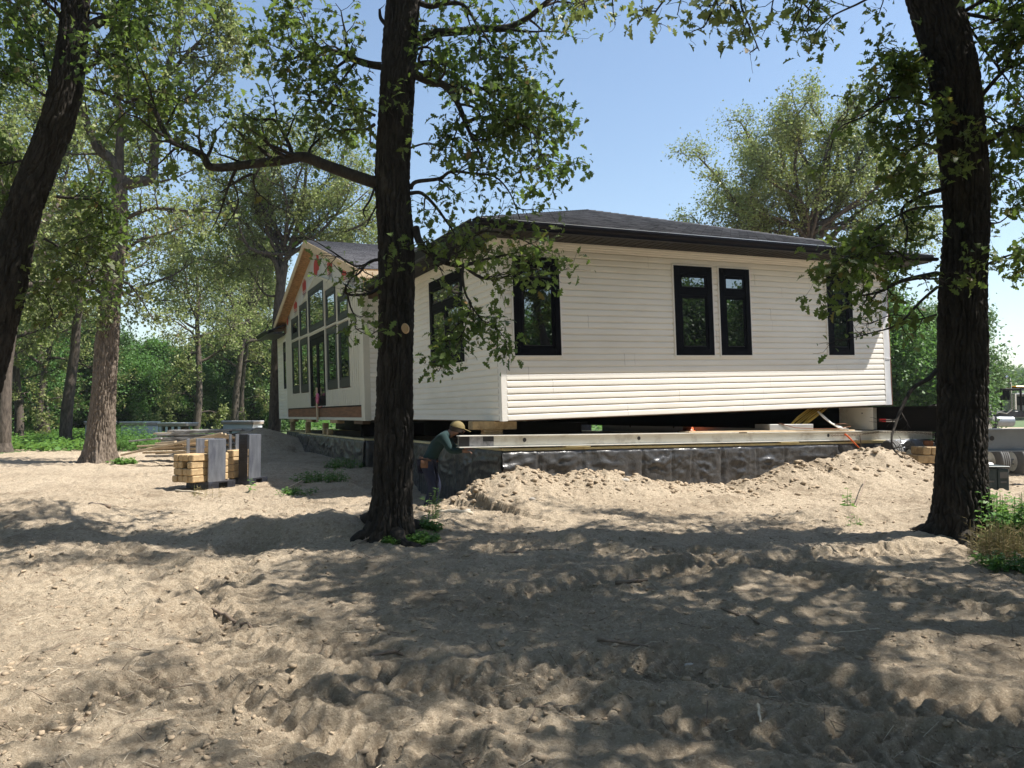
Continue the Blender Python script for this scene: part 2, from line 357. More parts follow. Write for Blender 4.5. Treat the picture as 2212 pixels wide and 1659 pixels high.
def height(x, y, fine=True):
    x = np.asarray(x, float); y = np.asarray(y, float)
    z = np.interp(y, BASE_Y, BASE_Z)
    near = np.clip((60-np.abs(y))/40, 0, 1)*np.clip((40-np.abs(x))/20, 0, 1)
    z = z+near*(.055*fbm(x/2.6, y/2.6, 3, 1)+.018*fbm(x/.8, y/.8, 3, 5))
    wob = .25*fbm(x/.7, y/.7, 3, 31)
    for u, v, r, h in BUMPS:
        gx, gy = G(u, v); d = np.hypot(x-gx, (y-gy)*1.25)/r
        z = z+1.15*h*np.exp(-(d*(1+wob))**2*1.3)
    # spoil bank along the front of the foundation
    d, hz, sd, al = poly_d(x, y, RID)
    far = sd > 0
    hz = hz-.03+.17*fbm(al/.45, al*0, 4, 9)
    w = np.where(far, np.exp(-(d/.42)**2), np.exp(-(d/(.85+.2*wob))**1.25))
    z = z+np.maximum(hz-z, 0)*w
    pk = RID[11]; d2 = np.hypot((x-pk[0])*.72, (y-pk[1])*1.15)
    z = np.maximum(z, pk[2]+.05-.50*np.maximum(d2-.12, 0)**.95+.10*fbm(x/.4, y/.4, 4, 12))
    # pit round the footing
    fx, fy = to_fr(x, y)
    dd = np.maximum(np.maximum(-fx, fx-9.7), -fy)
    pf = np.clip((fy+.95)/.45, 0, 1)*np.clip((9.9-fx)/.3, 0, 1)*np.clip((fx+1.9)/.7, 0, 1)*np.clip((5.6-fy)/1.5, 0, 1)*((fx < .2) | (fy < .2))
    z = z-(z+.08)*pf
    z = np.where((fx > .3) & (fx < 9.3) & (fy > .3) & (fy < 19), -.3, z)
    # wheel ruts with lug prints
    if fine:
        for pl, w in TRK:
            d, _, sd, al = poly_d(x, y, pl); wd = w*(1+.18*fbm(al/1.3, al*0, 2, 3)); core = 1/(1+np.exp((d-wd)/.025))
            fade = np.clip(.15+1.5*vn2(al/.9, al*0+w*9, 77), 0, 1)
            lug = np.sin((al*sd*0+al+.55*d)*2*PI/.115)*np.where(sd > 0, 1, .8)
            lug = np.clip(lug*1.8, -1, 1)
            z = z-core*.036*fade+core*fade*.019*lug+.026*fade*np.exp(-((d-wd-.05)/.06)**2)*(.75+.4*vn2(al/.16, al*0+5, 78))
        cl = np.clip((fbm(x/.55, y/.55, 3, 41))*2.2+.15, 0, 1)
        rid_n = 1-np.abs(2*vn2(x/.12, y/.12, 51)-1); rid_m = 1-np.abs(2*vn2(x/.27, y/.27, 52)-1)
        am = .5+1.1*np.clip(w*1.2, 0, 1)
        bw = np.clip(w*1.3, 0, 1)
        rid_b = 1-np.abs(2*vn2(x/.16+.3*wob, y/.16, 53)-1); cr = np.clip(vn2(x/.10, y/.10, 54)*2.2-1.1, 0, 1)
        z = z+near*am*(.022*(rid_n-.5)*cl+.032*(rid_m-.5)*cl+.011*fbm(x/.06, y/.06, 2, 61))+near*bw*(.085*(rid_b-.5)+.05*np.clip((vn2(x/.12+.4*rid_n, y/.12, 55)-.55)*5, 0, 1)-.10*np.clip(vn2(x/.38+.5*rid_n, y/.3, 56)*4-2.9, 0, 1))+near*.008*cr*cl
        c3 = vn2(x/.045, y/.045, 57); c4 = vn2(x/.085, y/.085, 58); gt = np.clip(vn2(x/.5, y/.5, 59)*2.4-.7, 0, 1)
        z = z+near*gt*(.012*np.clip((c3-.55)*6, 0, 1)+.020*np.clip((c4-.6)*6, 0, 1)*(.6+.4*c3))+near*(1-gt)*(.008*c3+.007*np.clip((vn2(x/.07+.6*c3, y/.05, 66)-.62)*9, 0, 1))-near*.022*np.clip(vn2(x/.19+.5*c4, y/.11, 63)*3-2.2, 0, 1)
    # sand pile behind the lumber
    d = np.hypot((x+8.6)/2.3, (y-26.5)/1.8); z = np.maximum(z, z+.85*np.clip(1-d, 0, 1)**.8)
    return z
def hz(x, y): return float(height(np.array([x]), np.array([y]))[0])
def axis_grid(c0, c1, step, lo, hi, grow=1.10):
    a = list(np.arange(c0, c1, step)); s = step; p = a[-1]
    while p < hi: s *= grow; p += s; a.append(p)
    s = step; p = c0; pre = []
    while p > lo: s *= grow; p -= s; pre.append(p)
    return np.array(pre[::-1]+a)
def make_ground():
    xs = axis_grid(-.74, .74, .0021, -9, 9, 1.07)
    ys = [3.2]
    while ys[-1] < 16.5: ys.append(ys[-1]+(.013+.0032*(ys[-1]-3.2)))
    s = .06
    while ys[-1] < 420: s *= 1.06; ys.append(ys[-1]+s)
    pre = [3.2]; s = .03
    while pre[-1] > -70: s *= 1.15; pre.append(pre[-1]-s)
    ys = np.array(pre[::-1][:-1]+ys)
    X, Y = np.meshgrid(xs, ys); X = X*(np.maximum(Y, 3.2)+2.0)*(1+np.clip(40-Y, 0, 40)/16*(np.abs(X) > .9)*np.clip(np.abs(X)-.9, 0, 1)); Z = height(X.ravel(), Y.ravel())
    ny, nx = X.shape; V = np.stack([X.ravel(), Y.ravel(), Z], 1)
    i = np.arange(ny-1)[:, None]*nx; j = np.arange(nx-1)[None, :]
    F = np.stack([i+j, i+j+1, i+nx+j+1, i+nx+j], -1).reshape(-1, 4)
    cx = V[F].mean(1); green = (cx[:, 1] > 27+1.5*np.sin(cx[:, 0]*.4)) & ((cx[:, 0] < -10.8) | (cx[:, 1] > 34)) & ~((cx[:, 0] > 8) & (cx[:, 1] < 62))
    green |= (cx[:, 1] < -12) | ((np.abs(cx[:, 0]) > 16) & (cx[:, 1] < 26) & (cx[:, 0] < 0))
    me = np_mesh('ground', V, F, ['soil', 'hill_grass'], True, green.astype(int))
    tag(link('ground', me), kind='structure')
make_ground()
# ================================================================ HOUSE (local frame: x along the front wall, y along the long wall, z up the wall)
house = empty('house', mat=MH, label='white house with black windows and dark hip roof, jacked up above its foundation', cat='house')
COURSE = .1143; ZT = 3.085
def siding(name, p0, p1, z0, z1, holes=(), seed=1, mat='siding', lap_d=.024):
    """lapped vinyl siding between two plan points; outward side is to the right of p0->p1; holes = [(s0,s1,z0,z1)]"""
    mb = MB(); p0 = np.array(p0, float); p1 = np.array(p1, float); L = np.linalg.norm(p1-p0); t = (p1-p0)/L; n = np.array([t[1], -t[0]])
    R = random.Random(seed); k = 0; z = z0
    prof = [(0, lap_d), (.020, lap_d+.001), (.078, lap_d-.002), (.100, .004), (COURSE, .002)]
    seam = {}
    while z < z1-.005:
        zz = min(z+COURSE, z1)
        if k % 2 == 0: ss = sorted(R.uniform(.3, L) for _ in range(max(1, int(L/3.6))))
        cuts = [(0, L)]
        for h in holes:
            if h[2] < zz-.03 and h[3] > z+.03:
                nc = []
                for a, b in cuts:
                    if h[0] >= b or h[1] <= a: nc.append((a, b)); continue
                    if h[0] > a: nc.append((a, h[0]))
                    if h[1] < b: nc.append((h[1], b))
                cuts = nc
        fin = []
        for a, b in cuts:
            s = [a]+[q for q in ss if a+.15 < q < b-.15]+[b]
            fin += [(s[i]+(.0015 if i else 0), s[i+1]-(.0015 if i < len(s)-2 else 0), .0012*(i % 2)) for i in range(len(s)-1)]
        for a, b, o in fin:
            vs = []
            for hh, d in prof:
                q = min(z+hh, zz)
                for s_ in (a, b): 
                    p = p0+t*s_+n*(d+o); vs.append((p[0], p[1], q))
            fs = [(2*i, 2*i+1, 2*i+3, 2*i+2) for i in range(len(prof)-1)]
            # underside of the lap
            for s_ in (a, b): p = p0+t*s_; vs.append((p[0], p[1], z))
            fs.append((len(vs)-2, len(vs)-1, 1, 0)); mb.add(vs, fs)
        z = zz; k += 1
    return mb.build(name, mat, house)
def frame_pt(face, s, d, z):
    """face 'F' front wall (x=s, y=-d); 'L' left wall (x=-d, y=s); 'B' bay face (x=-.7-d, y=s)"""
    return (s, -d, z) if face == 'F' else ((-d, s, z) if face == 'L' else (-.7-d, s, z))
def fbox(mb, face, s0, s1, d0, d1, z0, z1, mi=0, r=.004):
    a = frame_pt(face, s0, d0, z0); b = frame_pt(face, s1, d1, z1)
    lo = tuple(min(p, q) for p, q in zip(a, b)); hi = tuple(max(p, q) for p, q in zip(a, b)); mb.rbox(lo, hi, r, mi)
def window(face, s0, s1, z0, z1, transom=None, mull=None, bw=.085, mat='frame_black', trim=True, bot=.12, name='window', deep=.05):
    f = MB()
    # casing
    fbox(f, face, s0, s0+bw, .0, deep, z0, z1); fbox(f, face, s1-bw, s1, .0, deep, z0, z1)
    fbox(f, face, s0+bw, s1-bw, 0, deep, z1-bw*1.25, z1); fbox(f, face, s0+bw, s1-bw, 0, deep, z0, z0+bot)
    w = f.build(name, mat, house)
    i0, i1, j0, j1 = s0+bw, s1-bw, z0+bot, z1-bw*1.25
    sw = min(.075, (i1-i0)*.16); panes = []
    cells = []
    if transom:
        zt = transom; tb = MB(); fbox(tb, face, i0, i1, 0, deep-.008, zt-.055, zt+.055); tb.build('transom_bar', mat, w); cells.append((i0, i1, zt+.055, j1)); low = (j0, zt-.055)
    else: low = (j0, j1)
    if mull:
        mb2 = MB(); fbox(mb2, face, mull-.045, mull+.045, 0, deep-.008, low[0], low[1]); mb2.build('mullion', mat, w)
        cells += [(i0, mull-.045, low[0], low[1]), (mull+.045, i1, low[0], low[1])]
    else: cells.append((i0, i1, low[0], low[1]))
    for a, b, c, d in cells:
        sb = MB(); q = min(.06, (b-a)*.2, (d-c)*.2)
        fbox(sb, face, a, a+q, 0, deep-.016, c, d); fbox(sb, face, b-q, b, 0, deep-.016, c, d)
        fbox(sb, face, a+q, b-q, 0, deep-.016, d-q, d); fbox(sb, face, a+q, b-q, 0, deep-.016, c, c+q)
        # slim sill bead that catches the sky
        fbox(sb, face, a+q, b-q, deep-.016, deep-.006, c+q-.012, c+q, 1)
        sb.build('sash', [mat, 'frame_grey'], w)
        g = MB(); fbox(g, face, a+q, b-q, .005, deep-.022, c+q, d-q, r=.001); g.build('glass_pane', 'glass', w)
    if trim:
        t = MB(); e = .032
        fbox(t, face, s0-e, s0, 0, .042, z0-e, z1+e); fbox(t, face, s1, s1+e, 0, .042, z0-e, z1+e)
        fbox(t, face, s0, s1, 0, .041, z1, z1+e); fbox(t, face, s0, s1, 0, .044, z0-e, z0); t.build('window_trim', 'trim_white', w)
    return w
E_ = .022
FW = [(.25, 1.155), (3.65, 4.565), (4.745, 5.515), (7.645, 8.395)]
siding('front_siding', (.09, 0), (9.33, 0), 0, ZT, (), 3)
siding('long_wall_siding', (0, 6.14), (0, .09), 0, ZT, (), 5)
siding('return_siding', (-.60, 6.14), (0, 6.14), 0, ZT-.2, seed=8)
siding('end_siding', (-.7, 19.0), (-.7, 17.0), 0, ZT, (), 9)
window('F', *FW[0], 1.10, 2.815, transom=2.36, bw=.11); window('F', *FW[1], 1.10, 2.815, transom=2.31, bw=.13)
window('F', *FW[2], 1.10, 2.815, transom=2.31, bw=.12); window('F', *FW[3], 1.10, 2.815, transom=2.31, bw=.13)
window('L', 1.525, 3.38, 1.10, 2.86, transom=2.28, mull=2.45, bw=.14)
window('B', 17.02, 17.58, 1.10, 2.82, transom=2.33, bw=.09)
# bodies of the walls behind the cladding, floor deck and rim
b = MB(); b.box((.004, .004, -.02), (9.53, .15, ZT)); b.box((.004, .15, -.02), (.15, 19.0, ZT)); b.box((9.38, .15, -.02), (9.53, 19, ZT)); b.box((-.69, 18.85, -.02), (9.38, 19, ZT))
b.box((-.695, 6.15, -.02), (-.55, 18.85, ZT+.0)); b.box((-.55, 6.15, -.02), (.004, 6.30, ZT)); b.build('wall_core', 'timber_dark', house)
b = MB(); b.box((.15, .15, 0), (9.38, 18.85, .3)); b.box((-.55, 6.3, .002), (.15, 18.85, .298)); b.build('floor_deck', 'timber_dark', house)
b = MB()
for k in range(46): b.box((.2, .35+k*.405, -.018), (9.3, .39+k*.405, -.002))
b.build('floor_joist_edges', 'timber_dark', house)
# corner posts and trim
b = MB(); b.rbox((-.022, -.022, -.015), (.09, -.001, 3.1), .004); b.rbox((-.0225, -.001, -.0145), (-.001, .09, 3.099), .004); b.build('corner_post', 'trim_white', house)
b = MB(); b.rbox((-.752, 6.115, -.015), (-.60, 6.139, 3.09), .004); b.rbox((-.7525, 6.14, -.014), (-.703, 6.42, 3.089), .004); b.build('bay_corner_post', 'batten_vinyl', house)
b = MB(); b.rbox((-.727, 18.96, -.01), (-.70, 19.02, 3.09), .004); b.build('end_trim', 'trim_white', house); b = MB(); b.rbox((-.750, 16.95, -.012), (-.702, 17.0, 3.09), .003); b.build('end_trim', 'trim_white', house)
b = MB(); b.rbox((9.33, -.028, -.01), (9.352, -.002, 3.09), .004); b.build('end_channel', 'trim_white', house)
b = MB(); n = 40
xs_ = np.linspace(9.353, 9.535, 7); zs_ = np.linspace(-.005, 3.09, n); VV = []; FF = []
for z_ in zs_:
    for x_ in xs_: VV.append((x_, -.012-.012*vn2(np.array([x_*9]), np.array([z_*2.3]), 4)[0], z_))
for i in range(n-1):
    for j in range(6): FF.append((i*7+j, i*7+j+1, i*7+8+j, i*7+7+j))
b.add(VV, FF); b.box((9.353, -.03, 1.02), (9.535, -.024, 1.032)); b.build('house_wrap_strip', 'wrap', house, True)
b = MB(); b.rbox((9.536, -.02, -.02), (9.556, .16, 3.09), .002); b.build('raw_sheathing_edge', 'rim_wood', house)
# stepped frieze moulding under the soffit
for nm, pts in (('frieze_front', [(0, -1, 9.35)]), ('frieze_long', [(0, -1, 6.1)])):
    b = MB()
    for z0, z1, d in ((3.045, 3.098, .055), (3.005, 3.045, .042), (2.965, 3.0049, .028)):
        if nm == 'frieze_front': b.rbox((-.03-d*.5, -d, z0), (9.34, -.001, z1), .006)
        else: b.rbox((-d, .001, z0), (-.001, 6.13, z1), .006)
    b.build(nm, 'siding', house)
# ---- bay: board and batten face
sid_top = lambda y: 4.34-abs(y-11.49)*.235
BAYW = {'A': (14.44, 15.77, 2.75, 3.49), 'B': (12.90, 14.19, 2.72, 3.77), 'C': (10.38, 12.67, 2.69, 4.03), 'D': (8.90, 10.15, 2.65, 3.67), 'E': (7.465, 8.68, 2.62, 3.32),
        'F': (14.43, 15.77, .868, 2.66), 'G': (12.87, 14.19, .85, 2.63), 'H': (8.86, 10.13, .832, 2.585), 'I': (7.44, 8.68, .828, 2.54)}
DOOR = (10.37, 12.62, .37, 2.58)
def bay_cladding():
    mb = MB(); y = 6.42; st = .2
    boxes = list(BAYW.values())+[DOOR]
    while y < 17.0-.01:
        y2 = min(y+st, 17.0); ym = (y+y2)/2
        segs = [(.37, min(sid_top(y), sid_top(y2)))]
        for a, b_, c, d in boxes:
            if a-.01 < ym < b_+.01:
                ns = []
                for u, v in segs:
                    if d <= u or c >= v: ns.append((u, v)); continue
                    if c > u: ns.append((u, c))
                    if d < v: ns.append((d, v))
                segs = ns
        for u, v in segs:
            if v-u < .02: continue
            yy = [(y, .001), (y+.046, .001), (y+.050, .044), (y2-.004, .044), (y2, .001)]
            vs = [(-.7-dd, q, zz) for zz in (u, v) for q, dd in yy]; mb.add(vs, [(i+1, i, 5+i, 6+i) for i in range(4)])
        y = y2
    return mb.build('board_and_batten_siding', 'batten_vinyl', house)
bay_cladding()
for k, (a, b_, c, d) in BAYW.items():
    window('B', a+.03, b_-.03, c+.02, d-.02, bw=.12, mat='frame_grey', trim=False, bot=.12 if k in 'ABCDE' else .2, deep=.055)
t = MB()     # pale mullion strips between the openings
for y in (7.42, 8.77, 10.26, 12.76, 14.32, 15.80):
    z1 = {7.42: 3.32, 8.77: 3.66, 10.26: 3.9, 12.76: 3.9, 14.32: 3.77, 15.80: 3.45}[y]
    fbox(t, 'B', y-.028, y+.028, .0, .062, .84 if y not in (10.26, 12.76) else .37, z1)
for y0, y1, z in ((7.45, 8.74, 2.58), (8.80, 10.23, 2.615), (10.29, 12.73, 2.64), (12.79, 14.29, 2.67), (14.35, 15.77, 2.70)): fbox(t, 'B', y0, y1, .0, .060, z-.022, z+.022)
for y0, y1, z in ((7.4, 10.2, .80), (12.8, 15.8, .82)): fbox(t, 'B', y0, y1, 0, .045, z-.02, z+.015)
fbox(t, 'B', 6.43, 16.97, 0, .03, .37, .40); t.build('bay_window_trim', 'batten_vinyl', house)
t = MB()
for s_ in (1, -1):
    pts = [(-.7, 11.49, 4.34), (-.7, 11.49+s_*5.48, sid_top(16.97)), (-.7, 11.49+s_*5.48, sid_top(16.97)-.05), (-.7, 11.49, 4.29)]
    if s_ < 0: pts = [(-.7, 11.49, 4.34), (-.7, 6.42, sid_top(6.42)), (-.7, 6.42, sid_top(6.42)-.05), (-.7, 11.49, 4.29)]
    t.prism(pts, (-.052, 0, 0))
t.build('gable_cap_trim', 'batten_vinyl', house)
# ---- french door
door = MB(); y0, y1, z0, z1 = DOOR
fbox(door, 'B', y0+.04, y0+.12, 0, .05, z0, z1); fbox(door, 'B', y1-.12, y1-.04, 0, .05, z0, z1); fbox(door, 'B', y0+.12, y1-.12, 0, .05, z1-.14, z1)
dr = door.build('door_frame', 'frame_black', house)
for a, b_ in ((y0+.13, 11.485), (11.505, y1-.13)):
    lf = MB(); q = .15
    fbox(lf, 'B', a, a+q, 0, .035, z0+.03, z1-.15); fbox(lf, 'B', b_-q, b_, 0, .035, z0+.03, z1-.15); fbox(lf, 'B', a+q, b_-q, 0, .035, z1-.33, z1-.15); fbox(lf, 'B', a+q, b_-q, 0, .035, z0+.03, z0+.32)
    leaf = lf.build('door', 'frame_black', house)
    g = MB(); fbox(g, 'B', a+q, b_-q, .004, .02, z0+.32, z1-.33, r=.001); g.build('glass_pane', 'glass', leaf)
    if a < 11: 
        h = MB(); h.tube([(-.7-.035, b_-.07, 1.32), (-.7-.085, b_-.07, 1.32), (-.7-.085, b_-.20, 1.32)], .011, 8); h.rbox((-.7-.04, b_-.10, 1.2), (-.7-.034, b_-.04, 1.42), .002); h.build('handle', 'black_steel', leaf)
s = MB(); fbox(s, 'B', y0+.02, y1-.02, 0, .07, z0-.0, z0+.028); s.build('door_sill', 'metal_edge', house)
v = MB(); fbox(v, 'B', 12.98, 13.10, 0, .04, .52, .78)
for k in range(6): fbox(v, 'B', 12.99, 13.09, .04, .05, .545+k*.036, .56+k*.036)
v.build('wall_vent', 'wrap', house)
# rim board below, with its pale ledge
r_ = MB(); fbox(r_, 'B', 6.43, 11.6, 0, .02, .065, .335); fbox(r_, 'B', 11.61, 16.99, 0, .022, .065, .335); r_.build('rim_board', 'rim_wood', house)
r_ = MB(); fbox(r_, 'B', 6.43, 16.99, 0, .012, .336, .369); r_.build('gap_shade_strip', 'frame_black', house)  # black strip paints the shade of the gap above the rim board
r_ = MB(); fbox(r_, 'B', 6.43, 16.99, 0, .045, -.01, .03); fbox(r_, 'B', 6.43, 16.99, 0, .02, .031, .064); r_.build('ledger_flange', 'batten_vinyl', house)
# ---- house wrap on the gable with its printed marks
AP = 11.49; GS = .31; RTOP = 5.36
under = lambda y, off=0: RTOP-.16-abs(y-AP)*GS
wv = [(-.703, AP, 4.335), (-.703, AP, under(AP))]
ys_ = np.linspace(0, 1, 14); V_ = []; F_ = []
L_, Rr = 16.99, 6.16
cols = list(np.linspace(Rr, AP, 12))+list(np.linspace(AP, L_, 12))[1:]
for y in cols:
    zb = min(sid_top(y)-.03, 3.3) if y < 6.5 else sid_top(y)-.03; ztp = max(zb+.02, under(y))
    for q in range(7):
        z_ = zb+(ztp-zb)*q/6; V_.append((-.706-.012*vn2(np.array([y*1.7]), np.array([z_*2.0]), 3)[0], y, z_))
for i in range(len(cols)-1):
    for q in range(6): F_.append((i*7+q+7, i*7+q, i*7+q+1, i*7+q+8))
b = MB(); b.add(V_, F_); b.box((-.70, 6.16, 2.9), (-.66, 6.45, 3.45)); gw = b.build('gable_house_wrap', 'wrap', house, True)
X = -.7225
def arches(y, z, w, h):
    mk = MB()
    for k in range(3):
        yc = y+(k-1)*w/3; pts = []; hw = w/7.2; hh = h*(1 if k == 1 else .8)
        for a in range(9): pts.append((X, yc+hw*math.cos(PI*a/8), z+hh*.72+hh*.28*math.sin(PI*a/8)))
        pts += [(X, yc-hw, z), (X, yc+hw, z)]
        mk.poly(pts[::-1])
    for k in range(2): mk.poly([(X, y-w/2, z-.05-k*.05), (X, y-w/2, z-.03-k*.05), (X, y+w/2, z-.03-k*.05), (X, y+w/2, z-.05-k*.05)])
    mk.build('red_print', 'wrap_red', gw)
def disc(y, z, r, asp=1.0):
    mk = MB(); mk.poly([(X, y+r*math.cos(-a*PI/10), z+asp*r*math.sin(-a*PI/10)) for a in range(20)]); mk.build('red_print', 'wrap_red', gw)
arches(13.35, 4.14, .62, .38); arches(15.0, 3.76, .62, .26); arches(9.6, 4.16, .62, .34); arches(7.95, 3.72, .5, .22)
mk = MB(); mk.poly([(X, 11.02, 4.42), (X, 11.36, 4.42), (X, 11.36, 5.0), (X, 11.02, 5.0)][::-1]); 
mk.poly([(X, 11.5+.3*math.cos(-a*PI/10), 4.55+.28*math.sin(-a*PI/10)) for a in range(20)])
mk.build('red_print', 'wrap_red', gw); disc(16.65, 3.5, .13)
def text_mesh(txt, size, M, mat, parent, name='lettering', ext=0.0):
    cu = bpy.data.curves.new(name+'_c', 'FONT'); cu.body = txt; cu.size = size; cu.extrude = ext; cu.align_x = 'CENTER'; cu.space_character = 1.0
    ob = bpy.data.objects.new(name+'_tmp', cu); COL.objects.link(ob); dg = bpy.context.evaluated_depsgraph_get()
    me = bpy.data.meshes.new_from_object(ob.evaluated_get(dg)); bpy.data.objects.remove(ob)
    me.transform(M); me.materials.clear(); me.materials.append(MATS[mat]); o = link(name, me, parent); return o
def wrap_text(y, z, size, ang=0, txt='TYPAR'):
    # local text x -> -y (reads left to right seen from outside), text y -> z
    M = Matrix(((0, 0, -1, X-.001), (-1, 0, 0, y), (0, 1, 0, z), (0, 0, 0, 1))) @ Matrix.Rotation(ang, 4, 'Z'); text_mesh(txt, size, M, 'wrap_ink', gw, 'wrap_lettering')
wrap_text(13.35, 3.93, .20); wrap_text(15.0, 3.55, .18); wrap_text(9.6, 3.93, .2); wrap_text(7.0, 3.30, .40, .06); wrap_text(16.5, 3.55, .2)
# ---- roofs
def uvmesh(name, faces, mat, parent, thick=None):
    """faces: list of (pts, origin, dir_u, dir_v) -> mesh with shingle UVs in metres"""
    mb = MB(); uv = []
    for pts, o_, du, dv in faces:
        mb.add(pts, [tuple(range(len(pts)))])
        for p in pts: q = np.array(p)-np.array(o_); uv.append((float(q@np.array(du)), float(q@np.array(dv))))
    mb.uv = uv; return mb.build(name, mat, parent)
OV = .62; ez = 3.245; RL, RR, RB, RT = -OV, 10.15, -OV, 19.62
apx, rise = 4.765, 1.86; run = apx-RL; a1 = (apx, RB+run, ez+rise); a2 = (apx, RT-run, ez+rise)
c1, c2, c3, c4 = (RL, RB, ez), (RR, RB, ez), (RR, RT, ez), (RL, RT, ez)
sl = math.hypot(run, rise); cu_, su_ = run/sl, rise/sl
def courses(name, poly_fn, length_dir, up_dir, o_, W, Lh, mat, step=.14):
    """real shingle courses: thin stepped strips following the slope, clipped to [lo(v),hi(v)] along the eave"""
    mb = MB(); uv = []; o_ = np.array(o_); du = np.array(length_dir); dv = np.array(up_dir); nn = np.cross(du, dv)
    if nn[2] < 0: nn = -nn
    v = 0.0
    while v < Lh-.01:
        v2 = min(v+step, Lh); (lo, hi), (lo2, hi2) = poly_fn(v), poly_fn(v2)
        q = [o_+du*lo+dv*v+nn*.014, o_+du*hi+dv*v+nn*.014, o_+du*hi2+dv*v2+nn*.002, o_+du*lo2+dv*v2+nn*.002, o_+du*lo+dv*v-nn*.002, o_+du*hi+dv*v-nn*.002]
        mb.add(q, [(0, 1, 2, 3), (4, 5, 1, 0)]); uv += [(lo, v+.02), (hi, v+.02), (hi2, v2-.001), (lo2, v2-.001), (lo, v), (hi, v), (hi, v+.01), (lo, v+.01)]; v = v2
    mb.uv = uv; return mb.build(name, mat, house)
roof = uvmesh('roof', [([c1, c2, a1], c1, (1, 0, 0), (0, cu_, su_)), ([c2, c3, a2, a1], c2, (0, 1, 0), (-cu_, 0, su_)), ([c3, c4, a2], c3, (-1, 0, 0), (0, -cu_, su_)), ([c4, c1, a1, a2], c4, (0, -1, 0), (cu_, 0, su_))], 'shingle', house)
courses('roof_shingles_front', lambda v: (v*cu_, (RR-RL)-v*cu_), (1, 0, 0), (0, cu_, su_), (RL, RB, ez+.004), 0, sl, 'shingle')
def ftop(v):
    return (v*cu_, (RT-RB)-v*cu_)
courses('roof_shingles_long', ftop, (0, 1, 0), (cu_, 0, su_), (RL, RB, ez+.004), 0, sl, 'shingle')
courses('roof_shingles_back', ftop, (0, 1, 0), (-cu_, 0, su_), (RR, RB, ez+.004), 0, sl, 'shingle')
b = MB()     # hip caps
for A_, B_ in ((c1, a1), (c2, a1), (a1, a2), (c4, a2), (c3, a2)):
    A3, B3 = Vector(A_), Vector(B_); n = int((B3-A3).length/.2)
    for k in range(n):
        p = A3.lerp(B3, k/n); q = A3.lerp(B3, min(1, (k+1.1)/n)); d = (B3-A3).normalized(); sd = d.cross(Vector((0, 0, 1))).normalized()*.13
        b.add([tuple(p+sd+Vector((0, 0, -.012))), tuple(p+Vector((0, 0, .042))), tuple(p-sd+Vector((0, 0, -.012))), tuple(q+sd+Vector((0, 0, -.022))), tuple(q+Vector((0, 0, .028))), tuple(q-sd+Vector((0, 0, -.022)))], [(0, 1, 4, 3), (1, 2, 5, 4)])
b.build('ridge_caps', 'clod' if False else 'soffit_black', house)
# fascia, gutter, soffit
b = MB(); b.box((RL+.02, RB+.02, 3.10), (RR-.02, 0.0-.0005, 3.112)); b.box((RL+.02, 0, 3.1), (-.0005, 6.13, 3.112)); b.box((9.56, 0, 3.1), (RR-.02, 19, 3.112)); b.box((RL-.68, 17.0, 3.1), (-.72, 19.6, 3.112))
for k in range(70): b.box((RL+.04+k*.155, RB+.04, 3.092), (RL+.05+k*.155, -.06, 3.0995))
for k in range(42): b.box((RL+.04, .02+k*.145, 3.092), (-.06, .03+k*.145, 3.0995))
b.build('soffit', 'soffit_black', house)
def gutter(p0, p1, nrm, nm='gutter'):
    p0 = Vector(p0); p1 = Vector(p1); n = Vector(nrm); b = MB(); up = Vector((0, 0, 1))
    prof = [(0, -.14), (.075, -.14), (.085, -.09), (.108, -.065), (.12, -.03), (.12, 0), (.112, 0), (.112, -.03), (.1, -.06), (.07, -.13), (.006, -.13), (.006, 0), (0, 0)]
    k = len(prof); vs = [tuple(p+n*d+up*z) for p in (p0, p1) for d, z in prof]
    b.add(vs, [(i, (i+1) % k, k+(i+1) % k, k+i) for i in range(k)]+[tuple(range(k)), tuple(range(2*k-1, k-1, -1))])
    g = b.build(nm, 'gutter_black', house)
    e = MB(); A = p0+n*.105; B_ = p1+n*.105
    e.add([tuple(A+up*.001), tuple(B_+up*.001), tuple(B_+n*.018+up*.001), tuple(A+n*.018+up*.001), tuple(A+up*.010), tuple(B_+up*.010), tuple(B_+n*.018+up*.008), tuple(A+n*.018+up*.008)], [(0, 3, 2, 1), (4, 5, 6, 7), (0, 1, 5, 4), (1, 2, 6, 5), (2, 3, 7, 6), (3, 0, 4, 7)])
    e.build('gutter_lip', 'metal_edge', g)
gutter((RL-.0, RB-.0, 3.235), (RR, RB, 3.235), (0, -1, 0)); gutter((RL, 6.0, 3.235), (RL, RB, 3.235), (-1, 0, 0))
gutter((RL-.7, 19.6, 3.235), (RL-.7, 17.05, 3.235), (-1, 0, 0)); 
b = MB(); b.rbox((RR-.03, RB+.01, 3.08), (RR-.005, 19.6, 3.24), .003); b.rbox((RL+.001, 6.01, 3.1), (RL+.02, 19.5, 3.238), .003); b.build('fascia', 'gutter_black', house)
b = MB(); b.prism([(RL-.70, 17.0, 3.24), (RL-.70, 19.62, 3.24), (RL+.9, 19.62, 3.80), (RL+.9, 17.0, 3.80)], (0, 0, -.03)); b.build('end_eave_roof', 'shingle', house)
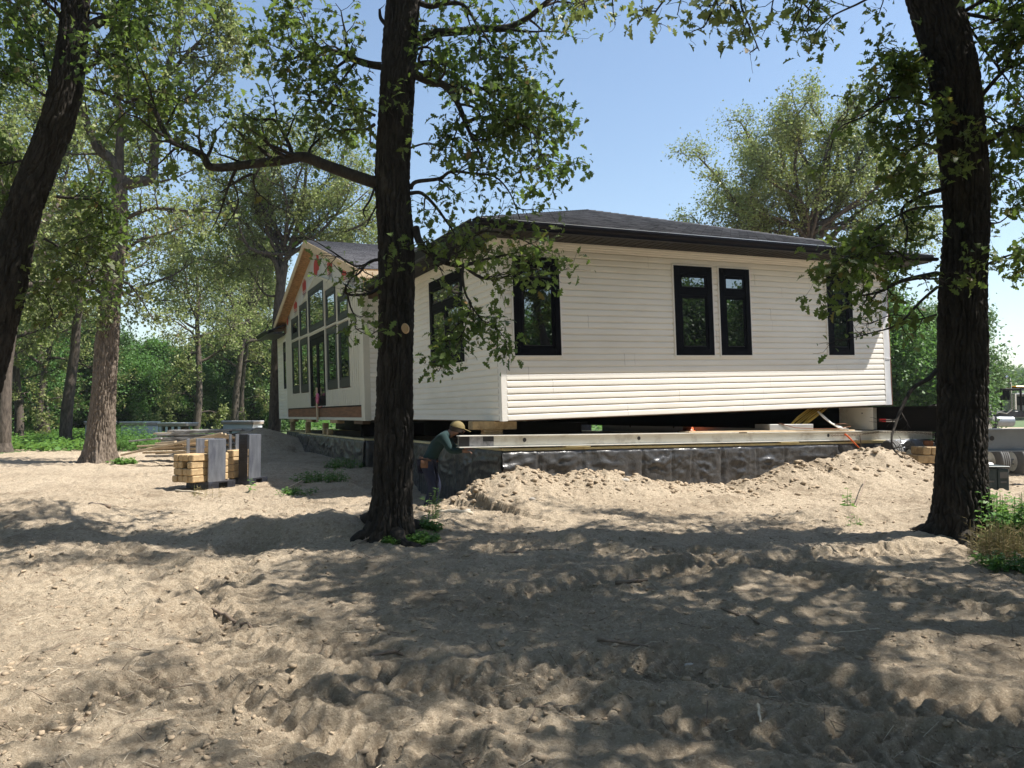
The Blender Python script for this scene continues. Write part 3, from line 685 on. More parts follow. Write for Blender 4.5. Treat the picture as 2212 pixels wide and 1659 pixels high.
# bay gable roof: two slopes running back into the main roof
FR = -.7-.33; BK = apx-.4
b = MB(); hl = 6.18; zt = lambda y: RTOP-abs(y-AP)*GS
sg = math.hypot(1, GS); cg, sg2 = 1/sg, GS/sg
for s_ in (1, -1):
    courses('gable_roof_shingles', lambda v: (0, BK-FR), (1, 0, 0), (0, -s_*cg, sg2), (FR-.02, AP+s_*hl, zt(AP+hl)+.008), 0, hl*sg, 'shingle_grey')
    b.add([(FR, AP, RTOP), (FR, AP+s_*hl, zt(AP+hl)), (BK, AP+s_*hl, zt(AP+hl)), (BK, AP, RTOP), (FR, AP, RTOP-.02), (FR, AP+s_*hl, zt(AP+hl)-.02), (BK, AP+s_*hl, zt(AP+hl)-.02), (BK, AP, RTOP-.02)],
          [(0, 1, 2, 3), (4, 7, 6, 5), (0, 4, 5, 1), (1, 5, 6, 2)])
b.build('roof_deck', 'osb', house)
b = MB()
for s_ in (1, -1):
    q = [(FR, AP, RTOP+.005), (FR, AP+s_*hl, zt(AP+hl)+.005), (FR, AP+s_*hl, zt(AP+hl)-.20), (FR, AP, RTOP-.20)]; b.prism(q, (-.035, 0, 0))
b.build('rake_board', 'raw_pine', house)
b = MB()
for s_ in (1, -1):
    q = [(-.72, AP, RTOP-.06), (-.72, AP+s_*hl, zt(AP+hl)-.06), (-.72, AP+s_*hl, zt(AP+hl)-.16), (-.72, AP, RTOP-.16)]; b.prism(q, (.03, 0, 0))
    for k in range(16):
        y = AP+s_*(.2+k*.39)
        if abs(y-AP) > hl: continue
        b.box((FR+.0, y-.02, zt(y)-.12), (-.72, y+.02, zt(y)-.035))
    b.add([(FR, AP, RTOP-.13), (-.72, AP, RTOP-.13), (-.72, AP+s_*hl, zt(AP+hl)-.13), (FR, AP+s_*hl, zt(AP+hl)-.13)], [(0, 1, 2, 3)])
b.build('open_eave_framing', 'osb', house)
b = MB()
for s_ in (1, -1):
    ye = AP+s_*hl; b.box((FR, min(ye, ye-s_*.04), zt(AP+hl)-.20), (BK*.2, max(ye, ye-s_*.04), zt(AP+hl)-.025)); b.box((-.70, min(ye-s_*.05, ye-s_*.9), zt(AP+hl)-.32), (-.66, max(ye-s_*.05, ye-s_*.9), zt(AP+hl)-.1))
b.build('eave_fascia_board', 'raw_pine', house)
# upper walls between bay top and roof so nothing is open
b = MB(); b.add([(-.698, 6.3, ZT-.1), (-.698, 17.0, ZT-.1), (-.698, 17.0, under(17.0)), (-.698, AP, under(AP)), (-.698, 6.3, under(6.3))], [(0, 1, 2, 3, 4)]); b.build('gable_sheathing', 'osb', house)

# ================================================================ FOUNDATION
found = empty('foundation', mat=MF, label='low concrete foundation wrapped in wrinkled black plastic with a yellow timber top plate', cat='foundation')
b = MB(); b.box((.04, .04, -.4), (9.67, .24, 1.005)); b.box((.04, .24, -.4), (.24, 6.5, 1.005)); b.box((-.62, 6.5, -.4), (.24, 6.7, 1.005)); b.box((-.62, 6.7, -.4), (-.42, 15.0, 1.005)); b.box((-.62, 15.0, -.4), (-.22, 15.2, 1.005))
b.box((-.35, 15.2, -.4), (-.15, 19.2, 1.005)); b.box((-.15, 19.0, -.4), (9.67, 19.2, 1.005)); b.box((9.47, .24, -.4), (9.67, 19.0, 1.005)); b.build('foundation_wall', 'concrete', found)
b = MB(); b.rbox((.0, -.005, 1.008), (9.7, .15, 1.05), .003); b.rbox((-.005, .151, 1.008), (.15, 6.5, 1.049), .003); b.rbox((-.67, 6.5, 1.008), (-.52, 15.1, 1.05), .003); b.rbox((-.519, 6.5, 1.008), (.0, 6.65, 1.049), .003); b.rbox((-.40, 15.11, 1.008), (-.25, 19.2, 1.05), .003)
b.rbox((-.25, 19.05, 1.008), (9.7, 19.2, 1.05), .003); b.rbox((9.55, .16, 1.008), (9.7, 19, 1.05), .003)
for k in range(7): b.rbox((.2+k*1.37, -.012, 1.012), (.2+k*1.37+.5, -.0055, 1.046), .002)
b.build('top_plate', 'yellow_plate', found)
def film(p0, p1, z0, z1, n, seed, nm='plastic_sheet', panel=.82):
    p0 = np.array(p0, float); p1 = np.array(p1, float); L = np.linalg.norm(p1-p0); t = (p1-p0)/L; nn = np.array([t[1], -t[0]])
    ns = int(L/.035); nz = 34; S, Zz = np.meshgrid(np.linspace(0, L, ns), np.linspace(z0, z1, nz))
    Sw = S/panel+.33*np.sin(S*1.3+seed)+.2*np.sin(S*2.9+seed*2); pn = np.floor(Sw); u = Sw-pn; dz = (z1-Zz)
    sag = np.exp(-((dz-.10-.17*(4*u*(1-u))-.05*vn2(pn, pn*0, seed))/.045)**2)*(4*u*(1-u))*.040*np.clip(1.6*vn2(pn, pn*0+3, seed)-.2, 0, 1.3)
    diag = np.zeros_like(S)
    for k in range(4):
        a = vn2(pn*1.0+k*7, pn*0+k, seed+k)*2-1; c = vn2(pn+k*3, pn*0+9, seed+k)*.55+.1
        w = dz-c-a*.35*(u-.5)-.03*np.sin(u*9+k); diag += np.exp(-(w/.022)**2)*.024*np.clip(1.2-abs(u-.5)*2.2, 0, 1)
    seamf = -.03*np.exp(-(np.minimum(u, 1-u)*panel/.02)**2)
    wk_ = 1-np.abs(2*vn2(S/.21+.8*fbm(S/.5, Zz/.5, 2, seed+3), Zz/.10+S*1.1, seed+21)-1); d = .045+sag+diag+seamf+.024*fbm(S/.3, Zz/.45, 3, seed+11)+.012*np.clip(wk_*2-1, 0, 1)+.009*fbm(S/.07, Zz/.09, 2, seed+15)
    d = np.where(dz < .012, .01, d)
    V = np.stack([p0[0]+t[0]*S+nn[0]*d, p0[1]+t[1]*S+nn[1]*d, Zz], -1).reshape(-1, 3)
    i = np.arange(nz-1)[:, None]*ns; j = np.arange(ns-1)[None, :]; F = np.stack([i+j, i+j+1, i+ns+j+1, i+ns+j], -1).reshape(-1, 4)
    return link(nm, np_mesh(nm, V, F, 'film', True), found)
film((-.02, .02), (9.70, .02), -.15, 1.004, 1, 1); film((.02, 6.5), (.02, -.02), -.15, 1.004, 1, 21, panel=.9)
film((-.64, 15.2), (-.64, 6.45), -.1, 1.004, 1, 31, panel=.7); film((-.64, 6.48), (.02, 6.48), -.1, 1.004, 1, 41); film((-.37, 19.2), (-.37, 15.2), -.1, 1.004, 1, 51, panel=.7)

# ================================================================ STEEL BEAMS AND CRIBBING UNDER THE HOUSE
def ibeam(mb, p0, p1, h, w, tf=.018, tw=.012, mi=0, up=(0, 0, 1)):
    p0 = Vector(p0); p1 = Vector(p1); d = (p1-p0).normalized(); up = Vector(up); sd = d.cross(up).normalized()
    pr = [(-w/2, 0), (w/2, 0), (w/2, tf), (tw/2, tf), (tw/2, h-tf), (w/2, h-tf), (w/2, h), (-w/2, h), (-w/2, h-tf), (-tw/2, h-tf), (-tw/2, tf), (-w/2, tf)]
    k = len(pr); vs = [tuple(p+sd*a+up*b_) for p in (p0, p1) for a, b_ in pr]
    mb.add(vs, [(i, (i+1) % k, k+(i+1) % k, k+i) for i in range(k)], mi)
    for o_ in (0, k):
        mb.add([vs[o_+i] for i in (0, 1, 2, 11)], [(0, 1, 2, 3)], mi); mb.add([vs[o_+i] for i in (8, 5, 6, 7)], [(0, 1, 2, 3)], mi); mb.add([vs[o_+i] for i in (10, 3, 4, 9)], [(0, 1, 2, 3)], mi)
    return mb
def disc_on(mb, c, n, r, th=.002, mi=0, k=18): c = Vector(c); n = Vector(n); mb.cyl(tuple(c), tuple(c+n*th), r, k, mi)
wb = empty('steel_beam', mat=MF, label='long white steel beam with round holes lying along the top of the front foundation wall', cat='beam', group='house mover steel beams')
b = MB(); ibeam(b, (-.80, .03, 1.078), (10.9, .03, 1.078), .20, .16, .014, .012); b.build('beam_body', 'white_steel', wb)
b = MB()
for x in (.42, 2.78, 7.6, 9.55): disc_on(b, (x, .026, 1.19), (0, -1, 0), .036, .004)
b.box((5.1, -.056, 1.262), (5.30, -.0505, 1.279)); b.build('hole', 'black_patch', wb)
b = MB(); b.box((-.798, .02, 1.092), (-.60, .0235, 1.264), 0); b.box((-.36, .019, 1.175), (-.16, .0235, 1.264), 0); b.box((-.60, .019, 1.092), (-.36, .0235, 1.264), 1); b.box((-.36, .0192, 1.092), (-.16, .0235, 1.174), 1)  # endmost black box colours in the shade inside the beam end; rest paint marks
b.build('paint_and_shade_patch', ['black_patch', 'scuffed_patch'], wb)
b = MB()
for x in (1.2, 6.2, 8.3): b.rbox((x, -.045, 1.0515), (x+.5, .1, 1.0765), .003)
b.build('packing_strip', 'yellow_plate', wb)
bb = empty('steel_beam', mat=MF, label='deep black steel beam carrying the right end of the house, white near the wires', cat='beam', group='house mover steel beams')
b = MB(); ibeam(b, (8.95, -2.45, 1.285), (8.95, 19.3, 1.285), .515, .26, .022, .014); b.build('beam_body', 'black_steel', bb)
b = MB(); b.box((8.815, -.10, 1.30), (8.93, .80, 1.785)); b.build('painted_box_section', 'white_steel', bb)
b = MB(); disc_on(b, (8.814, .18, 1.66), (-1, 0, 0), .016); b.build('bolt_hole', 'black_patch', bb)
b = MB(); b.box((8.818, -.42, 1.475), (8.8245, -.26, 1.54), 0); b.box((8.8182, -.66, 1.475), (8.8245, -.421, 1.53), 1); b.build('reflective_tape', ['red_tape', 'white_tape'], bb); b = MB(); b.box((8.818, -2.2, 1.475), (8.8245, -2.0, 1.54), 0); b.build('reflective_tape', ['red_tape', 'white_tape'], bb)
b = MB(); b.box((8.825, -.68, 1.46), (8.834, -.22, 1.56)); b.box((8.825, -2.25, 1.46), (8.834, -1.95, 1.56)); b.box((8.834, -.5, 1.47), (8.944, -.45, 1.55)); b.box((8.834, -2.1, 1.47), (8.944, -2.05, 1.55)); b.build('tape_plate', 'black_steel', bb)
b2 = empty('steel_beam', mat=MF, label='black steel beam in deep shade under the middle of the house', cat='beam', group='house mover steel beams')
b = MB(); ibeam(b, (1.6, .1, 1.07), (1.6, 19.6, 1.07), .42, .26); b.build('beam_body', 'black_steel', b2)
b2 = empty('steel_beam', mat=MF, label='dark cross beam under the bay of the house', cat='beam', group='house mover steel beams')
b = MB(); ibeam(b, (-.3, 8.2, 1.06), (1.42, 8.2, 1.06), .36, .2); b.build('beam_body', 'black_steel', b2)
b3 = empty('steel_beam', mat=MF, label='pale grey steel beam with two holes on the far side foundation wall, seen through the gap', cat='beam', group='house mover steel beams')
b = MB(); ibeam(b, (9.6, .7, 1.056), (9.6, 12.1, 1.056), .34, .16); b.build('beam_body', 'pale_trailer', b3)
b = MB(); disc_on(b, (9.592, 10.3, 1.25), (-1, 0, 0), .04); disc_on(b, (9.592, 7.9, 1.25), (-1, 0, 0), .04); b.build('hole', 'black_patch', b3)
# timber blocks
TB = {}
def timber(M_, x0, y0, z0, lx, ly, lz, label, dark=False, group='timber blocks propping the house'):
    mb = MB(); mb.rbox((-lx/2, -ly/2, 0), (lx/2, ly/2, lz), .01); o = mb.build('timber_block', 'timber' if not dark else 'timber_dark')
    o.matrix_world = M_ @ Matrix.Translation((x0+lx/2, y0+ly/2, z0)) @ Matrix.Rotation(random.uniform(-.03, .03), 4, 'Z'); return tag(o, label, 'timber block', group)
def fl(x, y): return 0
timber(MF, -.42, .32, 1.365, .84, .20, .145, 'long timber block directly under the near corner of the house')
timber(MF, -.20, .33, 1.28, .36, .16, .042, 'upper thin packing block between the white beam and the corner timber', group='thin packing blocks'); timber(MF, -.20, .332, 1.323, .36, .15, .040, 'thin packing block topmost beneath the corner timber', group='thin packing blocks')
for k, (y, lab) in enumerate(((6.9, 'timber block under the right corner of the bay'), (9.6, 'timber block under the bay right of the door stake'), (13.2, 'timber block under the bay left of the door stake'), (16.4, 'timber block under the far left end of the house'))):
    timber(MF, -.72, y-.45, 1.40, .2, .9, .12, lab, k == 0)
for k, (x, y, n, lab) in enumerate(((-.66, 16.8, 2, 'far left end'), (-.66, 13.9, 2, 'left half of the bay'), (-.66, 11.2, 2, 'middle of the bay'), (-.66, 10.6, 1, 'stubby stack beside the middle post'))):
    for q in range(n): timber(MF, x, y, 1.052+q*.171, .16, .16, .17, ('upper' if q and n > 1 else 'lower' if n > 1 else 'single')+' short block of the post at the '+lab)
# stake with pink tape at the french door
st = empty('wooden_stake', mat=MH, label='pale wooden stake leaning against the rim board below the french door', cat='stake')
b = MB(); b.rbox((-.80, 11.45, -.08), (-.755, 11.56, .95), .004); b.build('stake_board', 'raw_pine', st)
tp = MB(); ring = [(-.81, 11.25+.10*math.cos(a), .62+.13*math.sin(a)) for a in np.linspace(0, 2*PI, 17)]; tp.tube(ring, .035, 8, cap=False); o = tp.build('tape_roll', 'pink_tape', None, True); o.matrix_world = MH; tag(o, 'pink roll of flagging tape hanging on the wooden stake', 'tape')
tp = MB(); tp.tube([(-.76, 11.9, .40), (-.775, 11.6, .37), (-.77, 11.2, .36), (-.76, 10.7, .39), (-.75, 10.5, .37)], .012, 6); o = tp.build('tape_strip', 'wrap_red', None, True); o.matrix_world = MH; tag(o, 'loose red flagging tape trailing along the door sill', 'tape')
# things on the white beam
pn = empty('plywood_board', mat=MF, label='thin board resting on the white beam under the wires', cat='board'); b = MB(); b.rbox((3.9, -.02, 1.281), (8.35, .30, 1.306), .002, M=None); b.build('board', 'raw_pine', pn)
pa = empty('metal_tray', mat=MF, label='shallow aluminium tray lying on the thin board on the beam', cat='tray'); b = MB(); b.rbox((5.95, .02, 1.308), (7.15, .42, 1.318), .002); b.rbox((5.95, .0, 1.308), (7.15, .015, 1.43), .003); b.rbox((5.95, .405, 1.319), (7.15, .42, 1.43), .003); b.rbox((5.95, .016, 1.319), (5.965, .404, 1.43), .003); b.rbox((7.135, .016, 1.319), (7.15, .404, 1.43), .003); b.build('tray_body', 'aluminium', pa)
wr = empty('cable_bundle', mat=MF, label='yellow and white electric cables hanging from the house floor onto the beam', cat='cables')
R_ = random.Random(4)
for k in range(9):
    x0 = 7.75-k*.07+R_.uniform(-.03, .03); b = MB(); b.tube([(x0+.25, .35, 1.80), (x0+.05, .25, 1.74), (x0-.35, .15, 1.58), (x0-.75+R_.uniform(-.1, .1), .12, 1.33)], .009, 6); b.build('yellow_cable', 'yellow_cable', wr, True)
for k in range(7):
    j = R_.uniform(-.02, .02); b = MB(); b.tube([(7.5+j, .2, 1.70), (7.58+j, .12, 1.58+j), (7.72+j, .05, 1.45), (7.95+j*2, .0, 1.34+j), (8.15, -.02, 1.325)], .013, 6); b.build('white_cable', 'white_cable', wr, True)
b = MB(); b.tube([(6.2, .0, 1.45), (6.6, -.03, 1.36), (7.2, -.035, 1.33), (7.8, -.03, 1.33), (8.2, -.04, 1.38), (8.05, -.02, 1.44), (7.8, .02, 1.42)], .008, 6); b.build('red_cable', 'rust', wr, True)
# chain and binder
def chain(pts, nm='chain', link_l=.055):
    V_, F_ = [], []; pts = np.array(pts, float); seg = np.linalg.norm(np.diff(pts, axis=0), axis=1); T = np.concatenate([[0], np.cumsum(seg)]); n = int(T[-1]/(link_l*.72)); mb = MB()
    for k in range(n):
        s_ = T[-1]*k/n; p = np.array([np.interp(s_, T, pts[:, i]) for i in range(3)]); q = np.array([np.interp(min(s_+.02, T[-1]), T, pts[:, i]) for i in range(3)]); d = (q-p)/(np.linalg.norm(q-p)+1e-9)
        up = np.array([0, 0, 1.]) if k % 2 == 0 else np.cross(d, [0, 0, 1.]); up = up-d*(up@d); up /= np.linalg.norm(up)+1e-9
        ring = [p+d*link_l*.5*math.cos(a)+up*.016*math.sin(a) for a in np.linspace(0, 2*PI, 9)]; mb.tube(ring, .0055, 5, cap=False)
    return mb
ch = chain([(7.62, -.07, 1.19), (8.3, -.09, 1.20), (9.0, -.10, 1.25), (9.6, -.3, 1.26), (10.2, -.9, 1.17), (10.9, -1.6, 1.12)]).build('tie_chain', 'chain_steel', None, True); ch.matrix_world = MF; tag(ch, 'rusty steel chain running along the white beam toward the right tree', 'chain')
bd = empty('chain_binder', mat=MF, label='orange lever chain binder hanging down from the chain', cat='chain binder'); b = MB(); b.tube([(7.95, -.10, 1.215), (8.02, -.11, 1.17), (8.35, -.14, .90)], [.022, .02, .012], 8); b.build('lever', 'orange_paint', bd); b = MB(); b.tube([(8.42, -.08, 1.2), (8.44, -.09, 1.0), (8.45, -.08, .85)], .010, 6); b.build('hanging_link', 'chain_steel', bd)
ob = empty('safety_helmet', mat=MF, label='orange safety helmet on the rear beam seen through the gap under the house', cat='helmet')
b = MB(); c0 = (9.2, 6.7, 1.15)
rings = [(.20, 0), (.20, .02), (.155, .025), (.15, .09), (.12, .16), (.06, .20), (.005, .215)]
vs = [(c0[0]+r_*math.cos(a), c0[1]+r_*1.2*math.sin(a), c0[2]+z_) for r_, z_ in rings for a in np.linspace(0, 2*PI, 17)[:-1]]
b.add(vs, [(i*16+j, i*16+(j+1) % 16, i*16+16+(j+1) % 16, i*16+16+j) for i in range(len(rings)-1) for j in range(16)]); b.build('helmet_shell', 'orange_paint', ob, True)
b = MB(); b.rbox((9.0, 6.5, .9), (9.45, 6.95, 1.148), .004); b.build('helmet_stand_block', 'timber_dark', ob)
# ================================================================ BLOCK RACKS (left)
def T_at(u, v, Y, rz=0, zg=None):
    p = P(u, v, Y); return Matrix.Translation((p[0], p[1], hz(p[0], p[1]) if zg is None else zg)) @ Matrix.Rotation(rz, 4, 'Z')
RK = T_at(402, 1048, 13.9, math.radians(-27))
ORD = ['leftmost', 'second from left', 'third from left', 'rightmost']
def rack(M_, label, w=.56, d=.62, h=.88):
    rk = empty('block_rack', mat=M_, label=label, cat='rack', group='steel racks of timber blocks')
    b = MB(); b.rbox((0, 0, .0), (w, .07, .10), .004); b.rbox((0, d-.07, 0), (w, d, .10), .004); b.rbox((0, .0, .10), (w, d, .125), .004); b.rbox((w-.07, .07, 0), (w, d*.38, .10), .004); b.rbox((w-.07, d*.7, 0), (w, d-.07, .10), .004); b.build('base', 'plate_black', rk)
    for x0, x1, y0, y1 in ((w-.012, w, 0, d*.62), (-.012, 0, d*.35, d), (0, .012, 0, .06)):
        b = MB(); b.rbox((x0, y0, .126), (x1, y1, h), .003)
        b.rbox((x0-.012, y0, .126), (x0, y0+.03, h), .003); b.rbox((x0-.012, y1-.03, .126), (x0, y1, h), .003); b.build('side_plate', 'galvanised', rk)
    b = MB(); b.rbox((.012, d-.012, .126), (w*.45, d, h), .003); b.build('back_plate', 'galvanised', rk)
    return rk
rack(RK, 'front steel rack with scuffed grey side plate, timber blocks stacked in it')
def blk(M_, x, y, z, lx, ly, lz, label, seed):
    mb = MB(); mb.rbox((0, 0, 0), (lx, ly, lz), .014); o = mb.build('timber_block', 'timber'); o.matrix_world = M_ @ Matrix.Translation((x, y, z)) @ Matrix.Rotation(random.uniform(-.04, .04), 4, 'Z'); tag(o, label, 'timber block', 'timber blocks stacked in the racks'); return o
s = .121
for r_ in range(4):
    nc = 4
    for c in range(nc):
        if r_ == 2 and c == 2: blk(RK, -.02+c*(s+.006), .03, .128+r_*(s+.003), .09, .2, .11, 'narrow dark timber block in the third row of the front rack', 1); continue
        nm = ['bottom', 'second', 'third', 'top protruding'][r_]
        blk(RK, -.03+c*(s+.006)+(.01 if r_ == 3 else 0), -.27+random.uniform(-.02, .02)-(0 if c < 3 else .01), .128+r_*(s+.003), s, .46, s-.002, ORD[c]+' timber block in the '+nm+' row of the front rack', 1)
for r_ in range(2):
    blk(RK, .16, .24, .128+(4+r_)*(s+.003)-.01, .36, .16, s, ('upper' if r_ else 'lower')+' long timber block at the back of the front rack', 2)
for r_ in range(5): 
    blk(RK, .02, .30, .128+r_*(s+.003), .40, .28, s, 'timber block hidden behind the front row of the front rack, layer '+['one', 'two', 'three', 'four', 'five'][r_], 2) if r_ < 4 else None
RK2 = T_at(494, 1040, 14.6, math.radians(-16))
rack(RK2, 'rear steel rack with ribbed black side plate beside the house shadow', w=.44, d=.6, h=.95)
for r_ in range(4): blk(RK2, -.02, -.06, .128+r_*(s+.012), .16, .5, s+.008, ['bottom', 'second', 'third', 'top'][r_]+' timber block in the column of the rear rack', 3)
b = MB(); b.rbox((.26, -.07, .1), (.45, -.055, .96), .003)
for k in range(16): b.rbox((.262, -.078, .44+k*.03), (.448, -.0702, .452+k*.03), .002)
o = b.build('ribbed_plate', 'plate_black'); o.matrix_world = RK2; tag(o, 'tall ribbed black plate standing against the rear rack', 'plate')
b = MB(); b.rbox((-.20, .2, .128), (-.19, .45, .74), .002); 
# ================================================================ LUMBER PILE
R_ = random.Random(11)
def plank(u0, v0, u1, v1, Y, w, t, label, mat='grey_board', dy=0.0):
    a = P(u0, v0, Y); b_ = P(u1, v1, Y+dy); a = Vector(a); b_ = Vector(b_); d = b_-a; L = d.length; X = d.normalized(); Z = Vector((0, 0, 1)); Z = (Z-X*Z.dot(X)).normalized(); Yv = Z.cross(X)
    m = Matrix((X, Yv, Z)).transposed().to_4x4(); m.translation = a
    mb = MB(); mb.rbox((0, -w/2, -t/2), (L, w/2, t/2), .004); o = mb.build('lumber_plank', mat); o.matrix_world = m; tag(o, label, 'plank', 'planks of the lumber pile'); return o
rows = [(948, 5.0), (937, 4.2), (926, 5.2), (959, 3.4), (968, 4.6)]
words = ['lowest', 'low', 'middle', 'high', 'topmost']
for k in range(36):
    lay = k % 9; y = 931+lay*4.6; u0 = 340+R_.uniform(-6, 60)+(0 if lay else 15); u1 = 545+R_.uniform(-60, 10)
    plank(u0, y+R_.uniform(-1.5, 1.5), u1, y+R_.uniform(-2.5, 1.0)-2, 20.3+.16*(k//9), .15, .04, 'grey weathered plank in the long pile, layer %s from its top, %s from its front' % (['one', 'two', 'three', 'four', 'five', 'six', 'seven', 'eight', 'nine'][lay], ['first', 'second', 'third', 'fourth'][k//9]), 'grey_board' if R_.random() < .85 else 'tan_board')
plank(280, 953, 350, 947, 20.2, .12, .04, 'lone plank sticking out left of the long pile')
plank(338, 962, 380, 958, 20.0, .14, .14, 'square beam end at the left foot of the long pile', 'tan_board')
plank(488, 937, 500, 962, 20.0, .1, .04, 'short brown board standing at the right end of the pile', 'rim_wood'); plank(500, 937, 513, 962, 20.05, .1, .04, 'second short brown board leaning at the right end of the pile', 'rim_wood')
for k in range(5): plank(262+k*14, 983-k*3.4, 480+k*8, 936+k*2, 18.6+.14*k, .09, .045, 'long yellowish pole slanting over the low pile, %s from below' % ['first', 'second', 'third', 'fourth', 'fifth'][k], 'tan_board' if k < 3 else 'raw_pine')
for k in range(16):
    v = 964+(k//4)*7; u = 296+(k % 4)*34+R_.uniform(-8, 8)+(k//4)*4; plank(u, v+R_.uniform(-1, 2), u+R_.uniform(60, 120), v-R_.uniform(0, 7), 18.9+.1*(k % 4), .13, .045, 'tan board in the low scattered pile, %s row, %s from left' % (['top', 'second', 'third', 'bottom'][k//4], ['first', 'second', 'third', 'fourth'][k % 4]), 'tan_board' if R_.random() < .7 else 'grey_board')
# ================================================================ WHITE CRATES IN THE FIELD
def package(u0, u1, vt, vb, Y, label, slats=False, depth=1.2, rz=0):
    a = P(u0, vb, Y); w = (u1-u0)/FPX*Y; zt_ = P(u0, vt, Y)[2]; zb = hz(a[0], a[1])-.02; h = zt_-zb
    e = empty('packing_crate', mat=Matrix.Translation((a[0], a[1], zb)) @ Matrix.Rotation(rz, 4, 'Z'), label=label, cat='crate', group='white crates in the field')
    b = MB()
    if slats:
        b.rbox((0, 0, .12), (w, .03, .26), .005); n = max(3, int(w/.22)); [b.rbox((i*w/n, -.03, .0), (i*w/n+.10, -.001, h-.13), .005) for i in range(n+1) if i*w/n+.1 < w+.09]; b.rbox((0, .5, 0), (w, .55, h-.13), .005); b.rbox((0, .031, 0), (.1, depth, h-.13), .005); b.rbox((0, 0, h*.45), (w, .02, h*.45+.10), .004)
    else:
        n = max(2, int(w/.8)); [b.rbox((i*w/n+.006, -.0, .05), ((i+1)*w/n-.006, depth, h-.13), .01) for i in range(n)]
    b.build('crate_body', 'package_white', e)
    if slats: b = MB(); b.box((.12, .1, .05), (w-.05, .48, h-.16)); b.build('dark_contents', 'timber_dark', e)
    b = MB(); b.rbox((-.05, -.06, h-.128), (w+.05, depth+.05, h-.03), .02); b.build('lid_rim', 'strap', e); b = MB(); b.rbox((-.06, -.07, h-.028), (w+.06, depth+.06, h+.02), .015); b.build('lid', 'wrap', e)
package(260, 311, 912, 968, 30, 'large white wrapped crate right of the big sunlit trunk')
package(184, 214, 911, 968, 30.6, 'narrow slatted white crate left of the big sunlit trunk', True)
package(343, 397, 914, 966, 30, 'slatted white crate standing behind the left end of the lumber pile', True)
package(481, 546, 910, 950, 32, 'white wrapped crate behind the sand heap beside the house')
# ================================================================ RIGHT: DOLLIES, BEAM, CRATE, TRUCK
gb = empty('steel_beam', label='tall grey steel beam lying right of the right tree', cat='beam', group='house mover steel beams')
b = MB(); ibeam(b, (8.45, 14.3, .94), (13.0, 14.1, .98), .42, .2, .02, .014); b.build('beam_body', 'grey_steel', gb); b = MB(); disc_on(b, (8.84, 14.236, 1.19), (0, -1, 0), .045, .004); b.build('hole', 'black_patch', gb)
for k, (x, lab) in enumerate(((9.02, 'black steel beam end standing right behind the right tree trunk'), (9.38, 'black steel beam end with pale edges, second from the right tree trunk'))):
    e = empty('steel_beam', label=lab, cat='beam', group='cross beam ends by the right tree'); b = MB(); ibeam(b, (x, 16.2-k*.1, 1.35), (x+1.2, 18.6, 1.35), .50, .32, .02, .014); b.build('beam_body', 'black_steel', e)
    b = MB(); b.rbox((x-.16+.2*k, 16.1, 1.36), (x-.145+.2*k, 16.13, 1.84), .002); b.rbox((x+.12, 16.1, 1.36), (x+.135, 16.13, 1.84), .002); b.build('edge_strip', 'aluminium', e)
lm = empty('work_light', label='small round white lamp on the black beam ends', cat='lamp'); b = MB(); b.cyl((8.98, 15.95, 1.69), (8.98, 16.09, 1.69), .07, 14, 0, .05); b.build('lamp_housing', 'white_tape', lm)
def tire(mb, c, ax, r=.40, w=.24, mi=(0, 1)):
    c = np.array(c, float); ax = np.array(ax, float); ax /= np.linalg.norm(ax); up = np.array([0, 0, 1.]); sd = np.cross(ax, up); n = 28
    prof = [(-w/2, r*.55), (-w/2, r*.86), (-w/2+.02, r*.96)]
    for g in range(4):
        a = -w/2+.035+g*(w-.07)/4; prof += [(a, r), (a+.040, r), (a+.042, r*.965), (a+.050, r*.965)]
    prof += [(w/2-.02, r*.96), (w/2, r*.86), (w/2, r*.55)]
    vs = [c+ax*o+(up*math.cos(t)+sd*math.sin(t))*rr for o, rr in prof for t in np.linspace(0, 2*PI, n+1)[:-1]]
    k = len(prof); mb.add(vs, [(i*n+j, i*n+(j+1) % n, (i+1)*n+(j+1) % n, (i+1)*n+j) for i in range(k-1) for j in range(n)])
def dolly(x, y, rz, label, wheels=((-.55, 0), (-.25, 0), (.55, 0), (.25, 0))):
    e = empty('moving_dolly', (x, y, hz(x, y)-.13), rz, label, 'dolly', 'house mover dollies')
    for i, (wx, wy) in enumerate(wheels):
        for yy in (-.55, .55):
            b = MB(); tire(b, (wx*1.6, yy, .40), (1, 0, 0)); w_ = b.build('tyre', 'tyre', e, True)
            h = MB(); h.cyl((wx*1.6-.08, yy, .40), (wx*1.6+.08, yy, .40), .21, 20); h.cyl((wx*1.6-.11, yy, .40), (wx*1.6+.11, yy, .40), .07, 12); h.build('hub', 'white_steel', w_)
    b = MB(); b.rbox((-.95, -.65, .52), (-.62, -.45, .66), .01)
    for yy in (-.55, .55): b.rbox((-.8, yy-.06, .34), (.8, yy+.06, .46), .01)
    b.rbox((-.10, -.75, .46), (.10, .75, .66), .01); b.rbox((-.6, -.16, .5), (.6, .16, .72), .01); b.build('dolly_frame', 'grey_steel', e)
    b = MB(); b.rbox((-.35, -.9, .55), (.35, -.72, .62), .006); b.rbox((.12, -.78, .62), (.26, -.70, .86), .006); b.rbox((-.3, -.8, .63), (-.1, -.74, .8), .01); b.build('bracket', 'rust', e)
    b = MB(); b.tube([(.3, -.7, .7), (.3, -.7, .95), (.15, -.7, 1.05), (0, -.7, .95), (0, -.7, .7)], .015, 6); b.build('hoop', 'black_steel', e)
    return e
dolly(9.1, 17.3, .0, 'grey wheeled dolly beyond the sand peak, left of the right tree'); dolly(11.2, 17.2, 0.05, 'grey wheeled dolly under the grey beam, right of the right tree')
dolly(9.6, 20.6, .5, 'dark wheeled dolly farther back behind the right tree')
